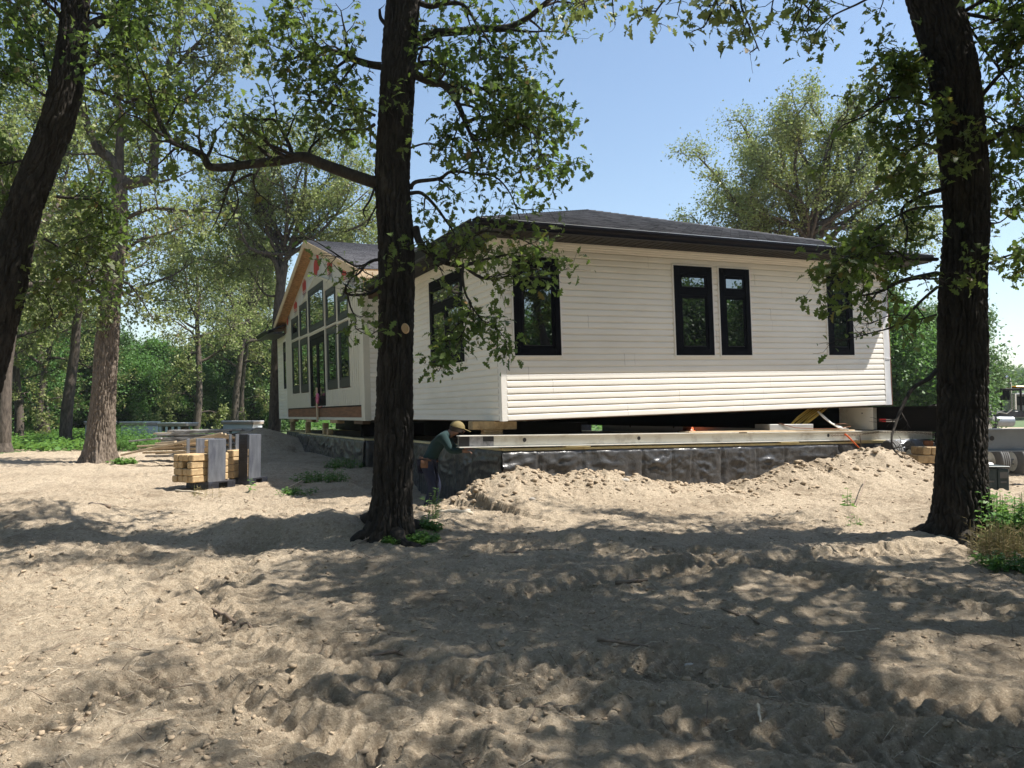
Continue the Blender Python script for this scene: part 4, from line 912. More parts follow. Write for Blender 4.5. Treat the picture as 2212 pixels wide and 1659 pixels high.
cp = empty('checker_plate', label='checkered metal fender plate left of the right tree trunk', cat='plate'); b = MB(); b.tube([(9.0, 18.6, .75), (9.0, 18.45, .95), (9.0, 18.3, 1.05), (9.0, 18.0, 1.05)], .01, 6)
vs = []; 
for i in range(13):
    a = PI*i/12
    for x in (8.7, 9.6): vs.append((x, 18.2-.5*math.cos(a), .62+.48*math.sin(a)))
b.add(vs, [(2*i, 2*i+1, 2*i+3, 2*i+2) for i in range(12)])
for i in range(12):
    for j in range(8):
        if (i+j) % 2: 
            x = 8.72+j*.11; m0 = Vector(vs[2*i]); m1 = Vector(vs[2*i+2]); n_ = (m1-m0).cross(Vector((1, 0, 0))).normalized()*-.004
            b.add([(x, m0.y+n_.y, m0.z-n_.z*0+.004), (x+.09, m0.y+n_.y, m0.z+.004), (x+.09, m1.y+n_.y, m1.z+.004), (x, m1.y+n_.y, m1.z+.004)], [(0, 1, 2, 3)], 1)
b.build('fender', ['grey_steel', 'black_patch'], cp)
for k, (u, v, w, h, lab) in enumerate(((1972, 1018, 52, 26, 'lowest timber of the crib beside the right tree'), (1983, 992, 44, 18, 'second timber of the crib beside the right tree'), (1994, 974, 18, 18, 'third timber, left one on top of the crib beside the right tree'), (2013, 974, 18, 18, 'third timber, right one on top of the crib beside the right tree'))):
    Y = 16.0; a = P(u, v, Y); hh = h/FPX*Y*.95; ww = w/FPX*Y; mb = MB(); mb.rbox((0, 0, 0), (ww, .5, hh), .015); o = mb.build('timber_block', 'timber'); o.location = (a[0], a[1], a[2]-hh*.5); tag(o, lab, 'timber block', 'crib timbers beside the right tree')
bx = empty('storage_case', mat=T_at(2148, 1058, 13.4, -.05, hz(*P(2148, 1058, 13.4)[:2])-.02), label='dark green plastic case standing right of the right tree', cat='case')
b = MB(); b.rbox((-.34, 0, 0), (.06, .4, .40), .015); b.rbox((.065, -.01, 0), (.25, .38, .38), .012); b.build('case_body', 'crate_dark', bx)
b = MB(); b.rbox((-.36, -.02, .402), (.27, .42, .43), .01); b.build('lid', 'crate_dark', bx); b = MB(); b.rbox((.09, -.018, .22), (.22, -.0105, .33), .003); b.rbox((.10, -.018, .14), (.2, -.0105, .17), .003); b.rbox((-.3, -.008, .15), (0, -.001, .18), .003); b.build('grip_slot', 'tyre', bx)
bk = empty('plastic_bucket', mat=T_at(2128, 1010, 14.1, 0, .48), label='white upturned bucket behind the dark case', cat='bucket'); b = MB(); b.tube([(0, 0, .0), (0, 0, .22), (0, 0, .27), (0, 0, .29)], [.18, .15, .12, .02], 18); b.build('bucket_body', 'white_tape', bk, True)
b = MB(); b.rbox((-.2, -.2, -.3), (.25, .25, -.002), .02); o = b.build('bucket_support_block', 'timber_dark', bk)
# far truck
tk = empty('semi_truck', (25.5, 40, hz(25.5, 40)), math.radians(4), 'white semi truck with yellow beacon parked far behind the right tree', 'truck')
def tpart(nm, mat, boxes, sm=False, r=.02):
    b = MB()
    for a, c in boxes: b.rbox(a, c, r)
    return b.build(nm, mat, tk, sm)
tpart('frame_rail', 'plate_black', [((-3.2, -.5, 1.02), (4.2, -.35, 1.32)), ((-3.2, .35, 1.02), (4.2, .5, 1.32)), ((-3.2, -.34, 1.05), (-3.0, .34, 1.3))])
cb = tpart('cab', 'truck_white', [((.95, -1.1, 1.0), (3.1, 1.1, 2.28)), ((3.1, -1.0, .9), (4.7, 1.0, 1.75))], r=.08)
b = MB(); b.rbox((.93, -.75, 1.62), (.949, .55, 2.08), .01); b.rbox((1.25, -1.115, 1.5), (2.2, -1.101, 2.1), .01); b.build('window', 'glass_dark', cb)
tpart('headache_rack', 'black_steel', [((.1, -1.1, 1.33), (.18, -1.0, 2.5)), ((.1, 1.0, 1.33), (.18, 1.1, 2.5)), ((.1, -1.1, 2.42), (.95, 1.1, 2.5)), ((.1, -.3, 1.9), (.16, .4, 2.42)), ((-.2, -1.1, 2.36), (.1, 1.1, 2.42)), ((-.95, -1.12, 2.36), (.1, -1.04, 2.46)), ((-.95, -1.12, 1.33), (-.87, -1.04, 2.36))])
b = MB(); b.rbox((.0, -.9, 2.51), (.5, -.2, 2.60), .03); b.build('beacon', 'beacon', tk)
b = MB(); b.tube([(-.35, -1.0, 1.4), (-.35, -1.0, 2.7), (-.40, -1.02, 2.95), (-.6, -1.05, 3.1)], .05, 10); b.cyl((-.57, -1.05, 3.08), (-.68, -1.07, 3.0), .08, 10); b.tube([(-.2, -1.0, 1.4), (-.2, -1.0, 2.2)], .12, 12); b.build('exhaust_stack', 'chrome', tk)
b = MB(); b.tube([(-1.2, -.95, .80), (-.3, -.95, .80)], [.27, .27], 20); b.build('fuel_tank', 'grey_steel', tk, False)
b = MB(); b.rbox((-1.7, -1.1, .5), (-1.3, -.5, 1.05), .02); b.rbox((-1.6, -.6, 1.33), (-1.1, -.2, 1.9), .02); b.build('equipment_box', 'wrap', tk)
b = MB(); b.tube([(-1.2, -.5, 1.4), (-.9, -.6, 1.2), (-.4, -.5, 1.35)], .03, 6); b.tube([(-.8, -.5, 1.3), (-.3, -.6, 1.2), (.2, -.5, 1.5)], .03, 6); b.build('air_hose', 'white_cable', tk)
for x in (-2.6, -1.7, 3.6):
    for yy in (-1.0, 1.0):
        b = MB(); tire(b, (x, yy, .5), (0, 1, 0), .5, .28); w_ = b.build('wheel', 'tyre_dark', tk, True); b = MB(); b.cyl((x, yy-.1, .5), (x, yy+.1, .5), .24, 18); b.build('hub', 'chrome', w_)
# equipment seen through the gap
tr = empty('equipment_trailer', (-.6, 30, hz(-.6, 30)), .1, 'dark trailer with small red light seen through the gap left of the corner timber', 'trailer')
b = MB(); b.rbox((0, 0, .5), (4.2, 2, .9), .03); b.rbox((1.2, .2, .9), (3.8, 1.6, 1.9), .05); b.build('trailer_body', 'plate_black', tr)
for x in (.9, 2.0):
    b = MB(); tire(b, (x, -.1, .4), (0, 1, 0)); b.build('wheel', 'tyre_dark', tr, True)
b = MB(); b.rbox((2.4, -.03, .7), (2.7, -.001, .8), .01); b.build('tail_light', 'red_tape', tr)

# ================================================================ WORKER bending under the house
def skin_obj(name, verts, edges, radii, mat, parent=None, sub=2, root=0):
    me = bpy.data.meshes.new(name); me.from_pydata([tuple(v) for v in verts], edges, []); o = link(name, me, parent); me.materials.append(MATS[mat])
    md = o.modifiers.new('skin', 'SKIN'); md.use_smooth_shade = True; sk = me.skin_vertices
    lay = sk[0] if len(sk) else None
    if lay:
        for i, r in enumerate(radii):
            lay.data[i].radius = (r, r) if not hasattr(r, '__len__') else r
            lay.data[i].use_root = (i == root)
    sb = o.modifiers.new('sub', 'SUBSURF'); sb.levels = sub; sb.render_levels = sub; return o
px, py = float(P(925, 1000, 13.0)[0]), 12.95; gz = hz(px, py)
wk = empty('person', (px, py, gz), 0, 'worker in tan cap, teal shirt and jeans bending under the house behind the white beam', 'person')
# x: to the worker's front (right in the photo), y depth, z up
J = {'pel': (0, 0, .88), 'sp1': (.06, 0, 1.02), 'sp2': (.15, 0, 1.17), 'ch': (.25, 0, 1.30), 'nk': (.36, 0, 1.37), 'hd': (.43, -.005, 1.40), 'hd2': (.50, -.01, 1.45),
     'shL': (.27, -.17, 1.31), 'elL': (.40, -.22, 1.08), 'wrL': (.60, -.16, 1.08), 'shR': (.27, .17, 1.31), 'elR': (.42, .23, 1.10), 'wrR': (.62, .17, 1.12),
     'hpL': (.0, -.09, .84), 'knL': (.10, -.11, .47), 'anL': (-.02, -.11, .10), 'ftL': (.13, -.12, .05), 'hpR': (.0, .09, .84), 'knR': (.16, .12, .48), 'anR': (.06, .12, .10), 'ftR': (.22, .13, .05)}
names = list(J); idx = {n: i for i, n in enumerate(names)}
V0 = [J[n] for n in names]; Ed = [(idx[a], idx[b]) for a, b in [('pel', 'sp1'), ('sp1', 'sp2'), ('sp2', 'ch'), ('ch', 'nk'), ('nk', 'hd'), ('hd', 'hd2'), ('ch', 'shL'), ('shL', 'elL'), ('elL', 'wrL'), ('ch', 'shR'), ('shR', 'elR'), ('elR', 'wrR'), ('pel', 'hpL'), ('hpL', 'knL'), ('knL', 'anL'), ('anL', 'ftL'), ('pel', 'hpR'), ('hpR', 'knR'), ('knR', 'anR'), ('anR', 'ftR')]]
rad = {'pel': (.14, .11), 'sp1': (.13, .10), 'sp2': (.14, .105), 'ch': (.15, .11), 'nk': .06, 'hd': .085, 'hd2': .095, 'shL': .07, 'shR': .07, 'elL': .045, 'elR': .045, 'wrL': .03, 'wrR': .03, 'hpL': .09, 'hpR': .09, 'knL': .062, 'knR': .062, 'anL': .042, 'anR': .042, 'ftL': .04, 'ftR': .04}
# hands: five fingers on each
def hand(w, side):
    w = np.array(w); base = len(V0); V0.append(tuple(w+np.array([.06, 0, -.005]))); Ed.append((idx['wrL' if side < 0 else 'wrR'], base)); RAD.append(.03)
    for k, (dy, L) in enumerate(((-.028, .065), (-.010, .078), (.010, .074), (.028, .060))):
        a = len(V0); V0.append(tuple(w+np.array([.09, dy, -.01]))); V0.append(tuple(w+np.array([.09+L*.55, dy*1.1, -.018]))); V0.append(tuple(w+np.array([.09+L*.8, dy*1.1, -.045]))); Ed.extend([(base, a), (a, a+1), (a+1, a+2)]); RAD.extend([.009, .0085, .007])
    a = len(V0); V0.append(tuple(w+np.array([.05, .035*side*-1, -.01]))); V0.append(tuple(w+np.array([.09, .06*side*-1, -.03]))); Ed.extend([(base, a), (a, a+1)]); RAD.extend([.011, .008])
RAD = [rad[n] for n in names]; hand(J['wrL'], -1); hand(J['wrR'], 1)
body = skin_obj('body', V0, Ed, RAD, 'skin', wk)
def sub(names_, edges_, rr, mat, nm):
    ii = {n: i for i, n in enumerate(names_)}; return skin_obj(nm, [J[n] for n in names_], [(ii[a], ii[b]) for a, b in edges_], rr, mat, wk)
sub(['sp1', 'sp2', 'ch', 'nk', 'shL', 'elL', 'shR', 'elR', 'pel', 'wrL', 'wrR'], [('elL', 'wrL'), ('elR', 'wrR'), ('pel', 'sp1'), ('sp1', 'sp2'), ('sp2', 'ch'), ('ch', 'nk'), ('ch', 'shL'), ('shL', 'elL'), ('ch', 'shR'), ('shR', 'elR')], [(.158, .125), (.162, .128), (.17, .13), .075, .088, .066, .088, .066, (.15, .12), .042, .042], 'shirt_teal', 'shirt')
sub(['pel', 'hpL', 'knL', 'anL', 'hpR', 'knR', 'anR'], [('pel', 'hpL'), ('hpL', 'knL'), ('knL', 'anL'), ('pel', 'hpR'), ('hpR', 'knR'), ('knR', 'anR')], [(.16, .13), .112, .08, .065, .112, .08, .065], 'denim', 'jeans')
b = MB(); b.tube([(.015+.165*math.cos(a)*.9, .17*math.sin(a), .935+.03*math.cos(a)*-1) for a in np.linspace(0, 2*PI, 21)], .020, 6, cap=False); b.rbox((-.10, -.20, .80), (.02, -.16, .93), .01); b.build('tool_belt', 'leather', wk, True)
b = MB()
for yy, xx in ((-.12, -.03), (.125, .05)): b.tube([(xx-.04, yy, .05), (xx+.04, yy, .07), (xx+.14, yy, .055), (xx+.23, yy, .04)], [.045, .058, .052, .03], 10)
b.build('boots', 'leather', wk, True)
# cap, brim, hair, face
hc = np.array([.49, -.008, 1.455]); 
def dome(c, r, k0, k1, sx=1.1, n=18, tilt=-.25):
    vs = []; m = 7
    for i in range(m):
        ph = k0+(k1-k0)*i/(m-1)
        for a in np.linspace(0, 2*PI, n+1)[:-1]:
            p = np.array([r*sx*math.cos(ph)*math.cos(a), r*math.cos(ph)*math.sin(a), r*math.sin(ph)]); p = np.array([p[0]*math.cos(tilt)-p[2]*math.sin(tilt), p[1], p[0]*math.sin(tilt)+p[2]*math.cos(tilt)]); vs.append(tuple(c+p))
    return vs, [(i*n+j, i*n+(j+1) % n, (i+1)*n+(j+1) % n, (i+1)*n+j) for i in range(m-1) for j in range(n)]
b = MB(); b.add(*dome(hc+np.array([0, 0, .01]), .118, .05, PI/2-.02)); cp_ = b.build('cap', 'cap_tan', wk, True)
b = MB(); b.add([(.59, -.075, 1.455), (.70, -.06, 1.405), (.72, 0, 1.40), (.70, .055, 1.405), (.59, .065, 1.455), (.59, -.075, 1.447), (.70, -.06, 1.397), (.72, 0, 1.392), (.70, .055, 1.397), (.59, .065, 1.447)], [(0, 1, 2, 3, 4), (9, 8, 7, 6, 5), (0, 5, 6, 1), (1, 6, 7, 2), (2, 7, 8, 3), (3, 8, 9, 4)]); b.build('cap_brim', 'cap_tan', cp_)
b = MB(); b.add(*dome(hc+np.array([-.012, 0, -.004]), .112, -.55, .12)); b.build('hair', 'hair_dark', wk, True)
b = MB()
for yy in (-.04, .03): b.cyl((.575, yy, 1.425), (.592, yy, 1.42), .011, 8)
b.tube([(.585, -.005, 1.425), (.615, -.005, 1.395), (.59, -.005, 1.385)], [.01, .014, .01], 6); b.tube([(.583, -.03, 1.36), (.592, -.005, 1.357), (.583, .02, 1.36)], .006, 6); b.build('facial_features', 'skin', wk, True)

# ================================================================ GROUND LITTER
R_ = random.Random(5)
def stick(pts, r, label, mat='stick_bark', cat='stick', lift=.0):
    q = []
    for u, v in pts: x, y = G(u, v); z = hz(x, y); q.append((x, y, z+r*.7+lift))
    # walk the ground between the points
    out = []; 
    for a, c in zip(q[:-1], q[1:]):
        for k in range(4): t = k/4; x = a[0]+(c[0]-a[0])*t; y = a[1]+(c[1]-a[1])*t; out.append((x+R_.uniform(-.006, .006), y+R_.uniform(-.006, .006), max(hz(x, y)+r*.6, a[2]+(c[2]-a[2])*t)))
    out.append(q[-1]); n = len(out); mb = MB(); mb.tube(out, [r*(1-.5*i/n)*R_.uniform(.85, 1.15) for i in range(n)], 7)
    i = R_.randint(n//3, n-2); b0 = Vector(out[i]); q1 = Vector((R_.uniform(-.08, .08), R_.uniform(-.08, .08), R_.uniform(.0, .02)))
    if R_.random() < .6: mb.tube([b0, b0+q1*.6, b0+q1*1.1+Vector((0, 0, R_.uniform(-.01, .02)))], [r*.55, r*.4, r*.2], 5)
    return tag(mb.build('stick', mat, None, True), label, cat, 'sticks lying on the ground')
stick([(458, 1312), (500, 1328), (546, 1342)], .016, 'forked dark stick lying in the tyre track left of centre')
stick([(0, 1104), (40, 1083)], .03, 'thick stick at the left edge of the clearing'); stick([(197, 1104), (235, 1118)], .045, 'rough wood chunk lying in the sun at left')
stick([(948, 1112), (985, 1122), (1020, 1128)], .05, 'pale broken branch right of the dark trunk', 'stick_pale'); stick([(1090, 1200), (1150, 1190), (1230, 1198)], .013, 'thin curved twig on the dark litter right of the trunk')
stick([(1085, 1500), (1118, 1482)], .007, 'short straw stick in the foreground centre', 'stick_pale'); stick([(1640, 1535), (1643, 1570)], .008, 'pale bent twig standing in the foreground', 'stick_pale', lift=.02)
stick([(1290, 1390), (1400, 1400)], .012, 'dark twig lying in shade centre right'); stick([(1800, 1370), (1900, 1360)], .006, 'long thin straw on the shaded soil at right', 'stick_pale')
stick([(1560, 1320), (1640, 1345)], .012, 'dark broken twig beside the churned soil'); stick([(380, 1062), (440, 1068)], .02, 'pale stick in front of the block rack', 'stick_pale')
stick([(800, 1405), (850, 1402), (870, 1404)], .014, 'brown stick half buried in the tyre track'); stick([(1330, 1265), (1400, 1268)], .02, 'dark root piece by the centre tracks')
stick([(620, 1062), (660, 1040)], .012, 'bare pale twig at the edge of the house shadow', 'stick_pale', lift=.05); stick([(820, 1170), (760, 1190)], .01, 'twig leaning on the soil left of the dark trunk')
stick([(2050, 1135), (2110, 1165), (2190, 1190)], .012, 'long pale stem running from the right tree into the weeds', 'stick_pale', lift=.06); stick([(2060, 1170), (2120, 1180), (2205, 1215)], .010, 'second pale stem below the first by the right tree', 'stick_pale', lift=.04)
stick([(1385, 1010), (1440, 985)], .02, 'pale stake lying on the sand bank below the plastic', 'stick_pale', lift=.05)
stick([(1870, 1065), (1850, 1110)], .008, 'thin bare shoot in front of the sand peak', lift=.06)
# clods and crumbs
def blobs(name, n, gen, mat, smin, smax, seed, power=3.0):
    rg = np.random.default_rng(seed); t = (1+5**.5)/2
    base = np.array([(-1, t, 0), (1, t, 0), (-1, -t, 0), (1, -t, 0), (0, -1, t), (0, 1, t), (0, -1, -t), (0, 1, -t), (t, 0, -1), (t, 0, 1), (-t, 0, -1), (-t, 0, 1)], float); base /= np.linalg.norm(base[0])
    F0 = np.array([(0, 11, 5), (0, 5, 1), (0, 1, 7), (0, 7, 10), (0, 10, 11), (1, 5, 9), (5, 11, 4), (11, 10, 2), (10, 7, 6), (7, 1, 8), (3, 9, 4), (3, 4, 2), (3, 2, 6), (3, 6, 8), (3, 8, 9), (4, 9, 5), (2, 4, 11), (6, 2, 10), (8, 6, 7), (9, 8, 1)])
    x, y = gen(rg, n); z = height(x, y); s_ = smin+(smax-smin)*rg.random(len(x))**power
    an = rg.random(len(x))*2*PI; c, s2 = np.cos(an), np.sin(an)
    B = base[None]*(1+(rg.random((len(x), 12, 1))-.5)*1.0)*np.stack([1+rg.random(len(x))*.6, .7+rg.random(len(x))*.4, .45+rg.random(len(x))*.4], -1)[:, None, :]
    X = (B[..., 0]*c[:, None]-B[..., 1]*s2[:, None])*s_[:, None]+x[:, None]; Y = (B[..., 0]*s2[:, None]+B[..., 1]*c[:, None])*s_[:, None]+y[:, None]; Z = B[..., 2]*s_[:, None]+(z+s_*.02)[:, None]
    V = np.stack([X, Y, Z], -1).reshape(-1, 3); F = (F0[None]+np.arange(len(x))[:, None, None]*12).reshape(-1, 3)
    return link(name, np_mesh(name, V, F, mat, False))
def gen_all(rg, n):
    Y = 3.3+9.5*rg.random(n)**1.1; X = (rg.random(n)*2-1)*(.70*Y+.3); k = vn2(X/.7, Y/.7, 90)*rg.random(n) > .30; return X[k], Y[k]
def gen_bank(rg, n):
    i = rg.integers(0, len(RID)-1, n); t = rg.random(n)[:, None]; p = RID[i]*(1-t)+RID[i+1]*t; q = rg.normal(0, .6, (n, 2)); X = p[:, 0]+q[:, 0]*.5+.1; Y = p[:, 1]-np.abs(q[:, 1])*.9+.15; return X, Y
tag(blobs('soil_crumbs', 26000, gen_all, 'clod', .003, .024, 1, 4.5), kind='stuff'); tag(blobs('bank_clods', 2600, gen_bank, 'clod', .005, .055, 2, 5), kind='stuff')
for u, v, r, lab in ((1350, 1001+20, .06, 'round pale stone on top of the sand bank'), (945, 1085, .10, 'pale lump of clay at the left end of the sand bank'), (2070, 1150, .13, 'flat pale rock against the foot of the right tree'), (1150, 1105, .045, 'small dark stone on the sunny sand'), (1010, 1107, .04, 'small round clod right of the dark trunk'), (1490, 1420, .03, 'pebble in the churned soil')):
    x, y = (P(u, v, 12.4)[:2] if v < 1030 else G(u, v)); z = hz(x, y)-.01; R2 = np.random.default_rng(int(u)); mb = MB(); vs = []; nn = 14
    for i in range(8):
        ph = -PI/2+PI*i/7
        for j in range(nn): a = 2*PI*j/nn; k = 1+.22*(vn3(np.array([math.cos(a)*1.5+u]), np.array([math.sin(a)*1.5]), np.array([math.sin(ph)*1.5]), 3)[0]-.5)*2; vs.append((x+r*1.2*k*math.cos(ph)*math.cos(a), y+r*k*math.cos(ph)*math.sin(a), z+r*.25+r*.65*k*math.sin(ph)))
    mb.add(vs, [(i*nn+j, i*nn+(j+1) % nn, (i+1)*nn+(j+1) % nn, (i+1)*nn+j) for i in range(7) for j in range(nn)]); tag(mb.build('stone', 'stone', None, True), lab, 'stone')
# fallen twigs and straw too many to count
def litter(name, n, gen, mat, seed, L0=.03, L1=.14, r=.0022):
    rg = np.random.default_rng(seed); x, y = gen(rg, n); m = len(x); a = rg.random(m)*2*PI; L = L0+(L1-L0)*rg.random(m)**2.5; dx, dy = np.cos(a)*L/2, np.sin(a)*L/2
    z0 = height(x-dx, y-dy)+.004; z1 = height(x+dx, y+dy)+.004+rg.random(m)*.02; A = np.stack([x-dx, y-dy, z0], -1); B = np.stack([x+dx, y+dy, z1], -1); sd = np.stack([-np.sin(a), np.cos(a), a*0], -1)*r; up = np.array([0, 0, r*1.5])
    V = np.stack([A-sd, A+sd, A+up, B-sd*.5, B+sd*.5, B+up*.6], 1).reshape(-1, 3); F = (np.array([(0, 3, 5, 2), (2, 5, 4, 1), (1, 4, 3, 0)])[None]+np.arange(m)[:, None, None]*6).reshape(-1, 4)
    return link(name, np_mesh(name, V, F, mat))
tag(litter('straw_litter', 2600, gen_all, 'stick_pale', 3), kind='stuff'); tag(litter('twig_litter', 2200, gen_all, 'stick_bark', 4, .03, .22, .003), kind='stuff')
# ================================================================ TREES
LEAF_OAK = np.array([(0, 0), (.16, .07), (.20, .17), (.34, .10), (.44, .30), (.56, .13), (.68, .34), (.80, .16), (.92, .17), (1.0, 0), (.92, -.17), (.80, -.16), (.68, -.34), (.56, -.13), (.44, -.30), (.34, -.10), (.20, -.17), (.16, -.07)])
LEAF_MID = np.array([(0, 0), (.28, .16), (.42, .08), (.66, .30), (1.0, 0), (.66, -.30), (.42, -.08), (.28, -.16)])
LEAF_FAR = np.array([(0, 0), (.55, .34), (1.0, 0), (.55, -.34)])
def leaf_mesh(name, pos, ax, nr, size, shape, mat):
    pos = np.asarray(pos); ax = np.asarray(ax); nr = np.asarray(nr); size = np.asarray(size)[:, None, None]
    ax = ax/(np.linalg.norm(ax, axis=1)[:, None]+1e-9); sd = np.cross(ax, nr); sd /= np.linalg.norm(sd, axis=1)[:, None]+1e-9; up = np.cross(sd, ax)
    sx = shape[:, 0][None, :, None]; sy = shape[:, 1][None, :, None]
    V = pos[:, None, :]+size*(sx*ax[:, None, :]+sy*sd[:, None, :]+(np.abs(sy)*.5-.30*sx*sx)*up[:, None, :])
    k = len(shape); F = np.arange(len(pos)*k).reshape(-1, k); return np_mesh(name, V.reshape(-1, 3), F, mat)
class Tree:
    def __init__(s, seed, leaf=.11, shape=LEAF_FAR, per=12, twig_r=.004, sides=(7, 5, 4, 3)):
        s.r = np.random.default_rng(seed); s.V = []; s.F = []; s.nv = 0; s.lp = []; s.la = []; s.ln = []; s.ls = []; s.leaf = leaf; s.shape = shape; s.per = per; s.tr = twig_r; s.sides = sides; s.keep = None; s.thin = 1.0
    def tube(s, pts, rad, n):
        V, F = tube_np(pts, rad, n); s.V.append(V); s.F.append(F+s.nv); s.nv += len(V)
    def wander(s, p, d, L, n, wig, trop=0.0):
        d = np.array(d, float); d /= np.linalg.norm(d); pts = [np.array(p, float)]
        for i in range(n):
            d = d+s.r.normal(0, wig, 3)+np.array([0, 0, trop]); d /= np.linalg.norm(d); pts.append(pts[-1]+d*L/n)
        return np.array(pts)
    def leaves(s, pts, n, spread=.5, droop=0.0):
        m = len(pts)
        if n < 1: return
        t = 1-s.r.random(n)**1.4*.85; f = t*(m-1); i = np.minimum(f.astype(int), m-2); dd = pts[i+1]-pts[i]; p = pts[i]+dd*(f-i)[:, None]; dd = dd/(np.linalg.norm(dd, axis=1)[:, None]+1e-9)
        q = p+s.r.normal(0, .10*spread, (n, 3))
        if s.keep is not None and not s.keep(q[0]): return
        s.lp.append(q); s.la.append(dd*.6+s.r.normal(0, .75, (n, 3))+np.array([0, 0, droop])); s.ln.append(s.r.normal(0, .55, (n, 3))+np.array([0, 0, .8])); s.ls.append(s.leaf*(.4+1.0*s.r.random(n)))
    def twigs(s, pts, rad, n, L, wig=.28, per=None, t0=.15, up=0.0, spread=.5):
        m = len(pts)
        for k in range(n):
            t = t0+(1-t0)*(k+s.r.random())/n; f = min(t, .999)*(m-1); i = int(f); p = pts[i]+(pts[i+1]-pts[i])*(f-i); d = pts[i+1]-pts[i]; d /= np.linalg.norm(d)+1e-9
            q = s.r.normal(0, 1, 3); q -= d*(q@d); q /= np.linalg.norm(q)+1e-9; dd = d*.55+q*.85+np.array([0, 0, up])
            if s.keep is not None and not s.keep(p): continue
            tp = s.wander(p, dd, L*(.5+.8*s.r.random()), 4, wig); r0 = min(np.interp(t, np.linspace(0, 1, m), rad)*.6, s.tr*2.2)
            s.tube(tp, np.linspace(r0, s.tr*.45, 5), s.sides[3]); s.leaves(tp, per if per is not None else s.per, spread)
    def branch(s, pts, r0, r1, n2=6, L2=1.2, n3=6, L3=.45, wig2=.2, t0=.2, up=.05, per=None, sides=None, frac=.6, spread=.5):
        """a limb along pts with secondary branches and twigs"""
        pts = np.asarray(pts, float); m = len(pts)
        if m < 6: pts = smooth_pl(pts, 4); m = len(pts)
        n2 = max(1, int(n2*s.thin+.5)) if n2 else 0; rad = np.linspace(r0, r1, m); s.tube(pts, rad, sides or s.sides[1])
        for k in range(n2):
            t = t0+(1-t0)*(k+s.r.random()*.9)/n2; f = min(t, .995)*(m-1); i = int(f); p = pts[i]+(pts[i+1]-pts[i])*(f-i); d = pts[i+1]-pts[i]; d /= np.linalg.norm(d)+1e-9
            q = s.r.normal(0, 1, 3); q -= d*(q@d); q /= np.linalg.norm(q)+1e-9; dd = d*frac+q*.8+np.array([0, 0, up])
            if s.keep is not None and not s.keep(p): continue
            L = L2*(.55+.7*s.r.random())*(1.1-.35*t); sp = s.wander(p, dd, L, 6, wig2, up*.3); rr = min(rad[i]*.55, .03+.0*L); sr = np.linspace(max(rr, s.tr*2), s.tr, 7); s.tube(sp, sr, s.sides[2]); s.twigs(sp, sr, n3, L3, per=per, spread=spread)
        s.twigs(pts[int(m*.5):], rad[int(m*.5):], max(2, n3//2), L3, per=per, spread=spread)
    def build(s, trunk_mat, leaf_mat, name, label, group=None, trunk_extra=None, loc=(0, 0, 0), cat='tree', local=True):
        loc = np.array(loc, float); e = empty(name, tuple(loc), 0, label, cat, group)
        if s.V:
            me = np_mesh('trunk', np.concatenate(s.V)-loc, np.concatenate(s.F), trunk_mat, True); link('trunk' if trunk_extra is None else 'branches', me, e)
        if trunk_extra is not None:
            V, F, mat = trunk_extra; link('trunk', np_mesh('trunk', V-loc, F, mat, True), e)
        if s.lp:
            me = leaf_mesh('crown', np.concatenate(s.lp)-loc, np.concatenate(s.la), np.concatenate(s.ln), np.concatenate(s.ls), s.shape, leaf_mat); link('crown', me, e)
        return e
def smooth_pl(pts, k=4, jit=0.0):
    pts = np.asarray(pts, float); n = len(pts); out = []
    for i in range(n-1):
        p0 = pts[max(i-1, 0)]; p1 = pts[i]; p2 = pts[i+1]; p3 = pts[min(i+2, n-1)]
        for j in range(k):
            t = j/k; out.append(.5*((2*p1)+(-p0+p2)*t+(2*p0-5*p1+4*p2-p3)*t*t+(-p0+3*p1-3*p2+p3)*t**3))
    out.append(pts[-1]); return np.array(out)
